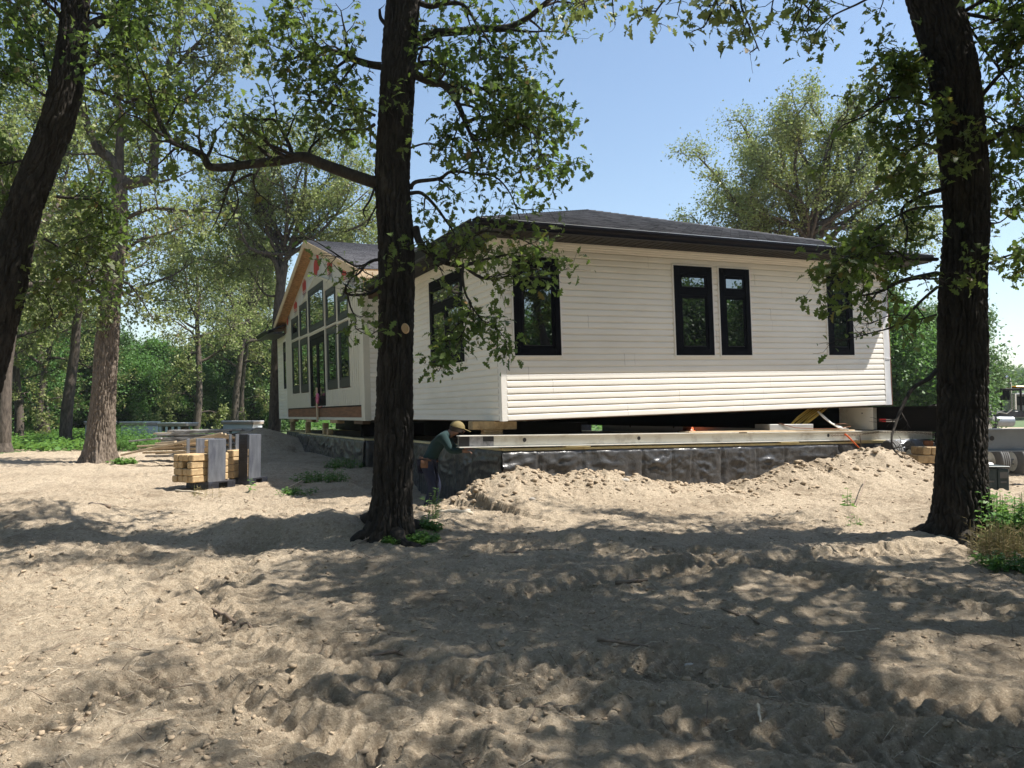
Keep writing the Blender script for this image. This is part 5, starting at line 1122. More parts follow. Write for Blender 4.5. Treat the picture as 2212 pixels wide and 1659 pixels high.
def bark_trunk(pl, rad, nside=150, dz=.012, seed=1, amp=.022, flare=.0, flare_h=.35, kth=9.0, kz=3.2):
    """trunk surface with real furrows; pl = centre line, rad = radii at its points"""
    pts = smooth_pl(pl, 6); L = np.concatenate([[0], np.cumsum(np.linalg.norm(np.diff(pts, axis=0), axis=1))]); R0 = np.interp(np.linspace(0, 1, len(pts)), np.linspace(0, 1, len(rad)), rad)
    n = int(L[-1]/dz); S = np.linspace(0, L[-1], n); C = np.stack([np.interp(S, L, pts[:, i]) for i in range(3)], 1); R = np.interp(S, L, R0)
    T = np.gradient(C, axis=0); T /= np.linalg.norm(T, axis=1)[:, None]; A = np.cross(T, [0, 1., 0]); A /= np.linalg.norm(A, axis=1)[:, None]; B = np.cross(T, A)
    th = np.linspace(0, 2*PI, nside+1)[:-1]; TH, SS = np.meshgrid(th, S); rr = R.mean(); cx, sx = np.cos(TH), np.sin(TH)
    wv = .5*(vn3(cx*2, sx*2, SS*1.6, seed+5)-.5)
    NF = round(30*rr/.25); W1 = vn3(cx*1.6+7, sx*1.6, SS*2.4, seed+31)-.5; W2 = vn3(cx*5+7, sx*5, SS*6.5, seed+32)-.5; W3 = vn3(cx*3, sx*3, SS*1.1, seed+33)
    fur = np.abs(np.sin(NF*TH/2+5.5*W1+3.2*W2)); fur2 = np.abs(np.sin(NF*TH/2*.5+.7+7*W1-4.0*W2)); plate = np.clip(np.minimum(fur*1.25, fur2*2.2+.12), 0, 1)**.6
    crack = 1-np.abs(2*vn3(cx*9*rr/.25, sx*9*rr/.25, SS*11, seed+34)-1)
    def ridge(k, z, sd): 
        a = vn3(cx*k+wv*3+40, sx*k+wv*3+40, SS*z+wv*2, sd); return 1-np.abs(2*a-1)
    r1 = ridge(kth*rr/.25, kz, seed); r2 = ridge(kth*2.1*rr/.25, kz*2.6, seed+1); fn = vn3(cx*30, sx*30, SS*22, seed+2)-.5
    D = amp*1.75*(plate-.75)-amp*.55*np.clip(crack*3-2.1, 0, 1)*plate+amp*.35*(1-r2)+amp*.28*fn
    D += .5*amp*(vn3(cx*1.5+9, sx*1.5, SS*.9, seed+8)-.5)*3
    fl = flare*np.exp(-SS/flare_h)*(1+.55*np.sin(TH*4+seed)+.35*np.sin(TH*7+seed*2)); RR = R[:, None]*(1+fl)+D
    V = C[:, None, :]+A[:, None, :]*(cx*RR)[..., None]+B[:, None, :]*(sx*RR)[..., None]; V = V.reshape(-1, 3)
    i = np.arange(n-1)[:, None]*nside; j = np.arange(nside)[None, :]; j2 = (j+1) % nside; F = np.stack([i+j, i+j2, i+nside+j2, i+nside+j], -1).reshape(-1, 4); return V, F
NOHOUSE = lambda q: True
def infr(q): fx, fy = to_fr(q[0], q[1]); return fx > -1.4 and fx < 10.4 and fy > -.8 and fy < 20 and q[2] < 6.6
def view_clear(q): return not infr(q)

# ---------- centre oak
YC = 8.84
def centre_oak():
    t = Tree(21, .092, LEAF_OAK, per=6, twig_r=.0035); t.keep = view_clear; t.thin = .72
    def L(px, y0, y1=None): return smooth_pl(PL(px, y0, y1), 4)
    tr = [P(838, 1185, YC), P(846, 1080, YC), P(850, 1000, YC), P(853, 850, YC), P(856, 700, YC), P(856, 560, YC), P(850, 440, YC), P(848, 380, YC), P(854, 255, YC), P(862, 110, YC), P(872, 0, YC), P(884, -160, YC), P(892, -420, YC+.1), P(880, -700, YC+.2)]
    rd = [w/2/FPX*YC-.016 for w in (100, 88, 85, 83, 82, 81, 78, 77, 78, 78, 77, 68, 52, 30)]
    ex = bark_trunk(tr, rd, 280, .011, 3, .022, .55, .20)
    br = t.branch
    br(L([(812, 392), (799, 391), (712, 360), (656, 339), (619, 345), (562, 352), (461, 362), (439, 337), (405, 319), (364, 300), (337, 244), (319, 221), (285, 214)], YC, YC-.4), .075, .018, 22, .75, 7, .30, t0=.25, sides=9, per=5)
    br(L([(619, 345), (630, 330), (615, 292), (592, 259), (555, 259), (520, 240)], YC, YC+.3), .035, .008, 9, .6, 7, .28)
    br(L([(664, 340), (672, 318), (690, 300), (720, 270), (735, 240)], YC, YC+.5), .02, .006, 6, .5, 6, .25)
    br(L([(544, 375), (514, 390), (476, 416)], YC-.2, YC-.3), .02, .006, 3, .3, 3, .2, per=0); br(L([(548, 375), (552, 410), (580, 440), (560, 470)], YC-.2, YC), .012, .004, 4, .3, 3, .2, per=1); br(L([(500, 385), (515, 430), (500, 470), (470, 500)], YC-.2, YC), .012, .004, 4, .3, 3, .2, per=1)
    br(L([(822, 142), (796, 138), (756, 125), (741, 116), (694, 105), (665, 109), (632, 127), (590, 130)], YC, YC-.5), .05, .008, 16, .6, 7, .28, per=7)
    br(L([(756, 125), (727, 146), (722, 164), (727, 204), (700, 240)], YC-.2, YC), .02, .005, 8, .45, 6, .25); br(L([(694, 105), (670, 75), (654, 36), (640, 10)], YC-.3, YC-.4), .014, .004, 7, .4, 6, .25)
    br(L([(809, 269), (789, 280), (752, 280), (700, 300)], YC, YC+.3), .022, .005, 6, .4, 6, .25); br(L([(811, 250), (780, 236), (752, 236), (700, 220), (650, 215)], YC, YC-.3), .018, .005, 9, .5, 6, .25)
    br(L([(820, 560-0), (796, 567), (775, 591), (757, 603), (740, 640)], YC, YC-.5), .02, .005, 6, .4, 5, .22, per=2); br(L([(812, 560), (770, 575), (720, 545), (680, 520)], YC, YC+.4), .018, .005, 6, .4, 5, .22, per=2)
    br(L([(816, 624), (796, 635), (751, 636), (747, 615)], YC, YC-.5), .022, .01, 3, .25, 4, .2, per=1); br(L([(751, 636), (757, 663), (769, 690), (769, 710), (805, 728)], YC-.5, YC-.6), .012, .004, 5, .25, 4, .18, per=4)
    br(L([(896, 149), (912, 138), (934, 135), (960, 133)], YC, YC+.1), .045, .02, 4, .35, 5, .2, per=6)
    br(L([(894, 160), (934, 178), (956, 182), (978, 204), (996, 240), (1007, 269), (1022, 302), (1043, 346)], YC, YC-.4), .055, .012, 14, .5, 6, .26, t0=.1, per=6, sides=8)
    br(L([(985, 186), (1022, 200), (1069, 233), (1094, 255), (1149, 284), (1167, 327), (1200, 386)], YC-.2, YC-.5), .024, .004, 16, .5, 7, .25, per=7); br(L([(1007, 266), (1032, 255), (1069, 255), (1120, 262), (1180, 285)], YC-.2, YC), .026, .006, 12, .5, 7, .25, per=8); br(L([(1000, 180), (1040, 190), (1080, 220), (1150, 230), (1200, 270)], YC, YC+.4), .018, .005, 12, .5, 7, .25, per=8)
    br(L([(885, 320), (927, 309), (960, 325)], YC, YC-.3), .014, .004, 4, .3, 5, .2); br(L([(887, 407), (898, 393), (949, 386), (974, 371), (1022, 375), (1069, 382), (1102, 418), (1123, 473)], YC, YC-.5), .028, .005, 13, .45, 6, .25, per=5)
    br(L([(887, 418), (912, 418), (942, 447), (971, 487), (1000, 520), (1060, 540)], YC, YC-.2), .026, .006, 9, .4, 6, .22, per=5); br(L([(898, 493), (905, 520), (925, 545), (964, 568), (1001, 573), (1050, 560), (1120, 545)], YC, YC-.5), .05, .008, 15, .50, 6, .24, t0=.2, per=3, sides=8)
    br(L([(1001, 573), (1040, 600), (1085, 600), (1140, 580), (1190, 590)], YC-.4, YC-.6), .022, .004, 10, .40, 6, .22, per=4); br(L([(964, 568), (985, 530), (1040, 500), (1110, 510), (1180, 545)], YC-.3, YC-.2), .022, .005, 10, .40, 6, .22, per=4)
    br(L([(1001, 573), (999, 598), (1006, 636), (1017, 658), (1007, 687), (985, 705), (960, 740)], YC-.4, YC-.6), .018, .004, 8, .28, 6, .2, per=5); br(L([(1017, 658), (1040, 690), (1070, 705), (1100, 745)], YC-.5, YC-.6), .01, .003, 7, .25, 6, .18, per=6); br(L([(1006, 690), (1000, 720), (960, 760), (945, 790)], YC-.6, YC-.6), .008, .003, 6, .22, 6, .18, per=6)
    br(L([(904, 6), (931, 14), (967, 7), (1000, 11), (1025, 44), (1036, 80), (1038, 131)], YC, YC-.3), .04, .006, 11, .45, 6, .25, per=6); br(L([(898, 108), (923, 102), (949, 120), (985, 153)], YC, YC+.2), .02, .005, 7, .4, 6, .22, per=6); br(L([(1025, 44), (1050, 80), (1080, 140), (1085, 200)], YC-.1, YC), .014, .004, 9, .4, 6, .25, per=7)
    br(L([(832, 50), (822, 38), (820, 20)], YC, YC), .03, .015, 0, .1, 0, .1, per=0); br(L([(815, 440), (800, 470), (790, 490)], YC, YC-.4), .012, .006, 1, .2, 1, .15, per=0); br(L([(812, 395), (800, 430), (785, 455), (790, 470)], YC, YC-.4), .018, .006, 1, .2, 1, .15, per=0)
    # little shoots on the trunk itself
    for u, v in ((880, 245), (850, 250), (870, 350), (840, 560), (880, 560), (860, 570), (845, 200)): p = P(u, v, YC-.24); sp = t.wander(p, (t.r.normal(0, .5), -.8, .2), .25, 4, .3); t.tube(sp, np.linspace(.006, .003, 5), 4); t.twigs(sp, np.linspace(.006, .003, 5), 3, .16, per=3)
    # upper crown beyond the top of the frame
    for k in range(11):
        a = k*2.4; zt_ = 7.0+k*.33; c = np.array([P(884, -160, YC)[0]+.05, YC+.1, zt_-1.0]); t.branch(t.wander(c, (math.cos(a), math.sin(a)*.8, .55), 2.4+.5*t.r.random(), 9, .16), .06, .012, 9, 1.1, 7, .40, per=7)
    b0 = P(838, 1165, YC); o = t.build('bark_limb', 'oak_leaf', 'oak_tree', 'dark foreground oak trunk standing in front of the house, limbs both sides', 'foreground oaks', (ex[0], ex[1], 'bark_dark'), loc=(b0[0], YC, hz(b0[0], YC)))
    mb = MB(); c = np.array(P(875, 709, YC-.27)); loc = np.array(o.location)
    ring = []
    for r_, dy in ((.052, .06), (.05, -.012), (.040, -.022), (.036, -.014)): ring.append([(c[0]+r_*.72*math.cos(a)-loc[0], c[1]+dy-loc[1]+.03*math.cos(a), c[2]+r_*1.1*math.sin(a)-loc[2]) for a in np.linspace(0, 2*PI, 21)[:-1]])
    vs = sum(ring, []); mb.add(vs, [(i*20+j, i*20+(j+1) % 20, (i+1)*20+(j+1) % 20, (i+1)*20+j) for i in range(3) for j in range(20)]+[tuple(range(60, 80))]); mb.build('cut_branch_scar', 'cut_wood', o, False)
centre_oak()
def roots(o, x, y, r, seed, n=6):
    rg = np.random.default_rng(seed)
    for k in range(n):
        a = 2*PI*k/n+rg.normal(0, .25); L = .35+.45*rg.random(); pts = []; rr = []
        for i in range(9):
            t_ = i/8; d = r*.72+L*t_; aa = a+.35*math.sin(t_*3+k)*t_; X_, Y_ = x+d*math.cos(aa), y+d*math.sin(aa); pts.append((X_, Y_, hz(X_, Y_)+.10*(1-t_)**3-.035*t_)); rr.append(.085*(1-t_)**1.2+.018)
        pts = smooth_pl(pts, 3); rr = np.interp(np.linspace(0, 1, len(pts)), np.linspace(0, 1, 9), rr); V, F = tube_np(pts, rr, 14); V = V+.012*(vn3(V[:, 0]/.05, V[:, 1]/.05, V[:, 2]/.03, 5)[:, None]-.5); V = V-np.array(o.location)[None]; link('root', np_mesh('root', V, F, 'bark_dark', True), o)
roots(bpy.data.objects['oak_tree'], P(838, 1165, YC)[0], YC, .27, 3)
# ---------- right oak
YR = 8.9
def right_oak():
    t = Tree(33, .10, LEAF_OAK, per=5, twig_r=.0035); t.thin = .62
    def L(px, y0, y1=None): return smooth_pl(PL(px, y0, y1), 4)
    tr = [P(2082, 1185, YR), P(2078, 1100, YR), P(2077, 1000, YR), P(2080, 800, YR), P(2080, 647, YR), P(2089, 486, YR), P(2083, 364, YR), P(2070, 243, YR), P(2049, 121, YR), P(2016, 0, YR), P(1975, -140, YR), P(1930, -330, YR), P(1910, -600, YR)]
    rd = [w/2/FPX*YR-.018 for w in (118, 108, 103, 100, 99, 95, 97, 99, 104, 106, 92, 70, 40)]
    ex = bark_trunk(tr, rd, 300, .011, 9, .024, .55, .24)
    br = t.branch
    br(L([(1998, 113), (1964, 154), (1924, 202), (1875, 247), (1810, 279), (1790, 344)], YR, YR-.6), .02, .005, 8, .4, 5, .22, per=3); br(L([(2025, 235), (1964, 214), (1916, 214), (1847, 255), (1802, 259)], YR, YR-.8), .022, .004, 8, .35, 4, .2, per=3)
    br(L([(1996, 130), (1960, 120), (1930, 150), (1915, 175)], YR, YR-.2), .02, .006, 8, .35, 7, .22, per=9); br(L([(2010, 200), (1985, 175), (1955, 185)], YR, YR-.3), .014, .005, 6, .3, 7, .2, per=9)
    br(L([(2028, 255), (1924, 267), (1879, 263)], YR, YR-.4), .016, .005, 6, .35, 5, .22, per=6); br(L([(2030, 279), (1980, 301), (1928, 291)], YR, YR-.2), .018, .005, 7, .4, 6, .24, per=7); br(L([(2038, 340), (2000, 310), (1960, 330), (1930, 380)], YR, YR-.4), .018, .005, 9, .4, 7, .24, per=9)
    br(L([(2037, 409), (1996, 421), (1948, 453), (1960, 500), (1950, 560)], YR, YR-.6), .032, .006, 8, .4, 6, .24, per=4); br(L([(2040, 445), (1984, 449), (1948, 461), (1900, 490), (1870, 520)], YR, YR-.5), .022, .005, 10, .4, 7, .24, per=6)
    br(L([(2025, 591), (1948, 607), (1899, 631), (1850, 640)], YR, YR-.7), .035, .007, 10, .40, 6, .22, per=5); br(L([(2025, 560), (1960, 560), (1900, 560), (1840, 575), (1795, 600)], YR, YR-.8), .024, .005, 14, .40, 6, .22, per=6); br(L([(1960, 560), (1910, 530), (1860, 545), (1810, 560)], YR-.4, YR-.9), .014, .004, 10, .35, 6, .2, per=6)
    br(L([(2025, 620), (1990, 650), (1940, 700), (1880, 720), (1820, 735)], YR, YR-.7), .02, .004, 9, .35, 4, .2, per=1); br(L([(2022, 680), (1980, 690), (1930, 680), (1880, 700)], YR, YR-.6), .014, .004, 7, .35, 5, .2, per=3)
    br(L([(2023, 799), (2006, 818), (1970, 841), (1945, 886), (1933, 920), (1926, 945), (1930, 970), (1950, 990)], YR-.1, YR-.8), .030, .005, 5, .22, 3, .18, per=0)
    br(L([(2126, 312), (2166, 287), (2212, 279), (2300, 260)], YR, YR-.3), .045, .02, 10, .6, 7, .26, per=7); br(L([(2118, 210), (2168, 154), (2212, 134), (2280, 90)], YR, YR-.3), .028, .01, 12, .5, 7, .26, per=8)
    br(L([(2075, 30), (2118, 5), (2160, -10), (2230, -20)], YR, YR-.3), .03, .01, 10, .5, 7, .26, per=8); br(L([(2085, 30), (2166, 45), (2212, 57), (2270, 80)], YR, YR-.4), .024, .01, 12, .5, 7, .25, per=7); br(L([(2095, 60), (2130, 110), (2190, 190), (2230, 230)], YR, YR+.4), .018, .006, 12, .45, 7, .25, per=7)
    br(L([(2132, 571), (2170, 555), (2212, 545), (2250, 560)], YR, YR-.4), .016, .005, 8, .35, 6, .22, per=6); br(L([(2130, 400), (2160, 380), (2200, 395)], YR, YR+.5), .016, .005, 9, .4, 7, .24, per=8); br(L([(2125, 250), (2150, 260), (2190, 300), (2200, 350)], YR, YR+.4), .014, .005, 9, .4, 6, .24, per=8)
    br(L([(2128, 480), (2160, 480), (2195, 450)], YR, YR+.6), .014, .005, 7, .35, 6, .22, per=6)
    br(L([(1985, 0), (1920, -20), (1850, 10), (1790, 40), (1740, 90)], YR, YR-1.2), .02, .004, 9, .40, 5, .22, per=4); br(L([(1975, -40), (1900, -60), (1820, -40), (1760, 0), (1730, 50)], YR, YR-1.4), .02, .004, 8, .40, 5, .22, per=4)
    for u, v in ((2060, 300), (2090, 320), (2075, 340), (2080, 390), (2040, 590), (2080, 575), (2110, 590)):
        p = P(u, v, YR-.28); sp = t.wander(p, (t.r.normal(0, .6), -.8, .1), .28, 4, .3); t.tube(sp, np.linspace(.006, .003, 5), 4); t.twigs(sp, np.linspace(.006, .003, 5), 4, .18, per=6)
    for k in range(13):
        a = k*2.4+1; zt_ = 6.6+k*.36; c = np.array([P(1950, -250, YR)[0], YR, zt_]); t.branch(t.wander(c, (math.cos(a), math.sin(a)*.7-.1, .5), 2.6+.8*t.r.random(), 9, .16), .07, .012, 10, 1.2, 7, .42, per=8)
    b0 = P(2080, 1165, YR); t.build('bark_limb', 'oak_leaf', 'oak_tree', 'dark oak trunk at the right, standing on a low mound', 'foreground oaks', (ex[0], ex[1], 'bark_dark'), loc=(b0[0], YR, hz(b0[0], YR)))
right_oak(); roots(bpy.data.objects['oak_tree.001'], P(2080, 1165, YR)[0], YR, .31, 5)
# ---------- leaning oak at the left edge
def left_oak():
    t = Tree(44, .10, LEAF_MID, per=8, twig_r=.0035); Y = 9.4
    def L(px, y0, y1=None): return smooth_pl(PL(px, y0, y1), 4)
    tr = [P(-120, 1190, Y), P(-95, 1050, Y), P(-50, 850, Y), P(5, 650, Y), P(45, 480, Y), P(92, 350, Y), P(128, 250, Y), P(148, 150, Y), P(164, 0, Y), P(176, -160, Y), P(196, -400, Y), P(210, -650, Y)]
    rd = [w/2/FPX*Y-.018 for w in (104, 94, 86, 80, 72, 68, 68, 66, 62, 52, 40, 22)]
    ex = bark_trunk(tr, rd, 240, .014, 15, .024, .3, .3); br = t.branch
    br(L([(135, 40), (110, 15), (80, -10), (40, -40)], Y, Y-.4), .03, .01, 9, .6, 7, .28); br(L([(185, 150), (215, 130), (250, 115), (275, 110)], Y, Y-.2), .035, .008, 11, .6, 7, .28); br(L([(108, 185), (98, 130), (80, 85), (40, 70)], Y, Y+.3), .022, .008, 9, .6, 7, .28)
    br(L([(112, 215), (70, 190), (30, 165), (-20, 150)], Y, Y-.3), .02, .008, 10, .6, 7, .28); br(L([(60, 345), (30, 350), (0, 352), (-40, 350)], Y, Y+.2), .02, .01, 8, .5, 7, .28); br(L([(122, 425), (170, 430), (215, 440), (225, 520)], Y, Y+.3), .022, .005, 12, .5, 7, .28, per=6)
    br(L([(95, 515), (140, 540), (180, 560), (200, 610)], Y, Y+.2), .018, .005, 12, .5, 7, .26, per=6); br(L([(20, 560), (60, 600), (100, 640), (120, 700)], Y, Y+.3), .012, .004, 8, .4, 6, .25, per=5); br(L([(40, 490), (10, 480), (-20, 470)], Y, Y), .02, .01, 5, .4, 5, .25)
    br(L([(190, 190), (250, 210), (300, 230), (360, 215)], Y, Y-.5), .02, .005, 12, .6, 7, .28, per=7); br(L([(160, 20), (220, 30), (280, 20), (330, 50)], Y, Y+.5), .02, .006, 12, .6, 7, .28, per=7)
    for k in range(12):
        a = k*2.4+.5; c = np.array([P(185, -250, Y)[0], Y, 6.4+k*.33]); t.branch(t.wander(c, (math.cos(a), math.sin(a)*.8, .5), 2.6+.6*t.r.random(), 9, .16), .07, .012, 9, 1.2, 7, .42, per=7)
    b0 = P(-120, 1190, Y); t.build('bark_limb', 'oak_leaf', 'oak_tree', 'dark leaning oak trunk crossing the upper left corner', 'foreground oaks', (ex[0], ex[1], 'bark_dark'), loc=(b0[0], Y, hz(b0[0], Y)))
left_oak()
# ---------- generic open grown oak
def gen_oak(seed, H=13, spread=4.2, trunk_r=.27, h1=5.0, nl=10, leaf=.14, per=9, shape=LEAF_FAR, n2=9, n3=7, low=None, dense=1.0, L3=.6):
    t = Tree(seed, leaf, shape, per=per, twig_r=.008, sides=(8, 6, 4, 3)); r = t.r
    tp = t.wander((0, 0, -.3), (r.normal(0, .03), r.normal(0, .03), 1), H*.72, 10, .05, .03); t.tube(tp, np.linspace(trunk_r, .07, 11), 12)
    t.tube(np.array([(0, 0, -.35), (0, 0, .0), (0, 0, .35)])+tp[0]*[1, 1, 0], np.array([trunk_r*1.9, trunk_r*1.45, trunk_r*1.02]), 12)
    zz = tp[:, 2]
    for k in range(nl):
        f = k/(nl-1); z = h1+(H*.70-h1)*f; c = np.array([np.interp(z, zz, tp[:, i]) for i in range(3)]); a = k*2.4+r.normal(0, .3)
        el = .25+.9*f+r.normal(0, .12); ln = spread*(1.15-.5*f)*(.8+.4*r.random())
        if f > .85: el = 1.3; ln = H-z
        pts = t.wander(c, (math.cos(a)*math.cos(el), math.sin(a)*math.cos(el), math.sin(el)), ln, 9, .17, .05); t.branch(pts, trunk_r*.42*(1-.5*f), .02, n2, ln*.42, n3, L3, wig2=.22, per=per, up=.12, spread=1.6)
    if low:
        for k in range(low): a = k*2.1+1; c = np.array([0, 0, 1.2+(h1-1.2)*k/low]); t.branch(t.wander(c, (math.cos(a), math.sin(a), .1), 1.9, 7, .2), .035, .01, 6, .9, 5, .4, per=per)
    return t
def place(src, loc, rz, sc, label, group, zs=None):
    c = copy_tree(src); c.location = loc; c.rotation_euler = (0, 0, rz); c.scale = (sc, sc, zs or sc); tag(c, label, None, group); return c
def ground_at(u, v, Y): p = P(u, v, Y); return (p[0], p[1], hz(p[0], p[1])-.05)
# big sunlit oak at left: forked
def forked_oak():
    t = Tree(71, .11, LEAF_FAR, per=16, twig_r=.006, sides=(8, 6, 4, 3)); Y = 20.0
    def L(px, y0, y1=None): return smooth_pl(PL(px, y0, y1), 4)
    tr = [P(214, 1008, Y), P(218, 930, Y), P(224, 850, Y), P(230, 750, Y), P(238, 660, Y), P(250, 570, Y), P(258, 480, Y), P(258, 380, Y)]
    rd = [w/2/FPX*Y-.03 for w in (62, 56, 52, 50, 44, 40, 36, 32)]; ex = bark_trunk(tr, rd, 200, .03, 25, .032, .45, .35, kth=7, kz=1.6)
    br = t.branch
    br(L([(256, 390), (240, 345), (210, 319), (180, 244), (160, 180), (120, 90), (100, 20)], Y, Y-.5), .16, .03, 14, 1.5, 9, .55, sides=8); br(L([(262, 400), (300, 392), (326, 382), (334, 320), (337, 262), (352, 180), (382, 82), (395, 0), (400, -80)], Y, Y+.5), .17, .03, 18, 1.7, 9, .55, sides=8)
    br(L([(258, 380), (258, 320), (262, 260), (250, 180), (260, 80), (270, -60)], Y, Y), .12, .03, 16, 1.6, 9, .55); br(L([(352, 180), (400, 120), (450, 70), (480, 20)], Y+.3, Y+.3), .06, .015, 14, 1.1, 8, .5); br(L([(337, 262), (400, 220), (470, 150), (500, 110)], Y+.2, Y), .05, .015, 14, 1.1, 8, .5)
    br(L([(275, 470), (330, 450), (400, 455), (470, 460)], Y, Y-.8), .06, .012, 14, 1.0, 7, .45, per=6); br(L([(250, 560), (300, 520), (370, 500), (430, 470)], Y, Y+.6), .05, .012, 12, 1.0, 7, .45, per=6)
    br(L([(238, 640), (270, 610), (300, 640), (330, 690)], Y, Y-.3), .04, .01, 9, .7, 6, .4, per=6); br(L([(236, 650), (200, 620), (150, 600), (110, 560)], Y, Y+.4), .05, .012, 12, 1.0, 7, .45, per=6); br(L([(245, 600), (215, 560), (170, 500), (130, 420)], Y, Y-.4), .05, .012, 14, 1.1, 7, .5)
    br(L([(232, 700), (215, 680), (205, 690)], Y, Y-.5), .02, .008, 6, .5, 6, .35, per=6)
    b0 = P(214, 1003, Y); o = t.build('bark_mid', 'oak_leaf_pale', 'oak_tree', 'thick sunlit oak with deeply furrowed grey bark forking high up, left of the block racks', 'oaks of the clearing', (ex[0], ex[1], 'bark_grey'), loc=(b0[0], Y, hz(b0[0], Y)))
forked_oak()
print('hero trees done')
# house-side oak and the oak behind the roof
def multi_oak(seed, u, v, Y, w, paths, label, leafm='oak_leaf_pale', fan=None, h0=None, n2=15, L2=1.4, per=24, leaf=.095, trunk=None):
    t = Tree(seed, leaf, LEAF_FAR, per=per, twig_r=.008, sides=(8, 6, 4, 3)); t.keep = view_clear
    tr = np.array([P(a, b, Y) for a, b in trunk]); t.tube(smooth_pl(tr, 4), np.linspace(w/2/FPX*Y*1.05, w/2/FPX*Y*.7, (len(tr)-1)*4+1), 12)
    t.tube(np.array([tr[0]-[0, 0, .4], tr[0], tr[0]+[0, 0, .5]]), np.array([1.7, 1.35, 1.0])*w/2/FPX*Y, 12)
    for pth, r0, dy in paths:
      pth = [pth[0]]+[(a+t.r.normal(0, 9), b_+t.r.normal(0, 9)) for a, b_ in pth[1:]]
      t.branch(smooth_pl(PL(pth, Y, Y+dy), 4), r0, .02, n2, L2, 9, .62, per=per, up=.1, sides=7, spread=1.6)
    if fan:
        (fx_, fy_), (ex_, ey_), nf = fan; o_ = np.array(P(fx_, fy_, Y))
        for k in range(nf):
            a = -.15+(PI+.3)*((k*.618) % 1); rr = .55+.5*((k*.377) % 1); bx, by = fx_+ex_*rr*math.cos(a)*1.0, fy_-ey_*rr*max(math.sin(a), -.1)-ey_*.12; dy = (t.r.random()*2-1)*ex_/FPX*Y*.75
            st_ = o_+np.array([0, 0, t.r.random()*1.2]); en = np.array(P(bx, by, Y))+[0, dy, 0]; md_ = (st_*.55+en*.45)+t.r.normal(0, .35, 3)+[0, 0, -.2]; m2 = (st_*.25+en*.75)+t.r.normal(0, .3, 3)
            t.branch(smooth_pl([st_, md_, m2, en], 5), .085, .015, n2, L2, 8, .5, per=per, up=.12, sides=6, spread=1.4)
    p = P(trunk[0][0], trunk[0][1], Y); return t.build('bark_mid', leafm, 'oak_tree', label, 'oaks of the clearing', loc=(p[0], Y, hz(p[0], Y)))
multi_oak(81, 592, 964, 31, 27, [([(604, 620), (590, 560), (560, 520), (520, 480), (470, 450)], .12, -1), ([(612, 580), (640, 520), (680, 480), (740, 440), (800, 420)], .12, 1), ([(610, 590), (605, 520), (590, 440), (560, 360), (540, 310)], .13, .5), ([(620, 560), (645, 470), (660, 380), (650, 300)], .13, -.5),
    ([(628, 530), (680, 440), (730, 370), (760, 310)], .11, .8), ([(600, 560), (550, 560), (500, 570), (440, 560)], .08, .6), ([(608, 540), (560, 450), (500, 400), (450, 380)], .09, -.6), ([(630, 520), (700, 500), (760, 500), (830, 490)], .08, 1), ([(598, 640), (560, 630), (530, 600), (500, 600)], .05, .3)],
    'grey oak rising right behind the far left corner of the house', n2=10, L2=1.2, fan=((614, 570), (215, 290), 16), trunk=[(590, 966), (594, 900), (597, 800), (600, 700), (606, 620), (614, 570)])
multi_oak(91, 1745, 900, 30, 30, [([(1740, 560), (1660, 500), (1600, 440), (1540, 380), (1500, 330)], .14, -1), ([(1735, 560), (1640, 540), (1560, 520), (1490, 470)], .10, 1), ([(1745, 540), (1690, 440), (1640, 340), (1600, 270)], .14, .6), ([(1750, 540), (1720, 430), (1690, 330), (1680, 250)], .13, -.8),
    ([(1755, 540), (1770, 430), (1780, 320), (1770, 230)], .14, .8), ([(1760, 530), (1810, 430), (1860, 350), (1890, 280)], .13, -.5), ([(1765, 540), (1850, 480), (1930, 420), (1990, 380)], .12, .8), ([(1770, 560), (1850, 530), (1940, 510), (2020, 500)], .10, -.8), ([(1750, 500), (1800, 380), (1820, 300), (1830, 240)], .1, 1.2), ([(1740, 560), (1700, 520), (1620, 480), (1540, 440)], .08, 1.5)],
    'spreading oak rising behind the right half of the roof', fan=((1746, 545), (280, 330), 22), trunk=[(1745, 905), (1748, 800), (1748, 700), (1745, 600), (1746, 545)], n2=11, L2=1.2)
# mid distance trees with their own trunks
TA = gen_oak(101, 14, 4.6, .24, 5.5, 12, .12, 17); TA_ = TA.build('bark_mid', 'oak_leaf_pale', 'oak_tree', 'x', 'oaks at the edge of the wood')
TBt = gen_oak(102, 12, 3.8, .20, 3.8, 12, .12, 17, low=3); TB_ = TBt.build('bark_mid', 'oak_leaf_pale', 'oak_tree', 'x', 'oaks at the edge of the wood')
TA_.location = ground_at(142, 945, 30); tag(TA_, 'dark slender oak between the thick sunlit trunk and the left edge'); TB_.location = ground_at(421, 925, 38); tag(TB_, 'slim straight oak trunk behind the slatted crate')
for i, (u, v, Y, rz, sc, lab) in enumerate([(6, 948, 25, 1.0, 1.0, 'oak at the very left edge of the clearing, half out of frame'), (42, 936, 31, 2.2, .92, 'thin dark oak just left of the slender dark one'), (507, 900, 44, .4, .95, 'left one of the close pair of dark trunks left of the house'),
     (526, 903, 46, 3.4, 1.0, 'right one of the close pair of dark trunks left of the house'), (543, 902, 50, 5.0, .9, 'thin oak right of the pair of dark trunks'), (90, 935, 36, 4.1, .9, 'oak in the shade behind the slender dark one')]):
    place(TA_ if i % 2 == 0 else TB_, ground_at(u, v, Y), rz, sc, lab, 'oaks at the edge of the wood')
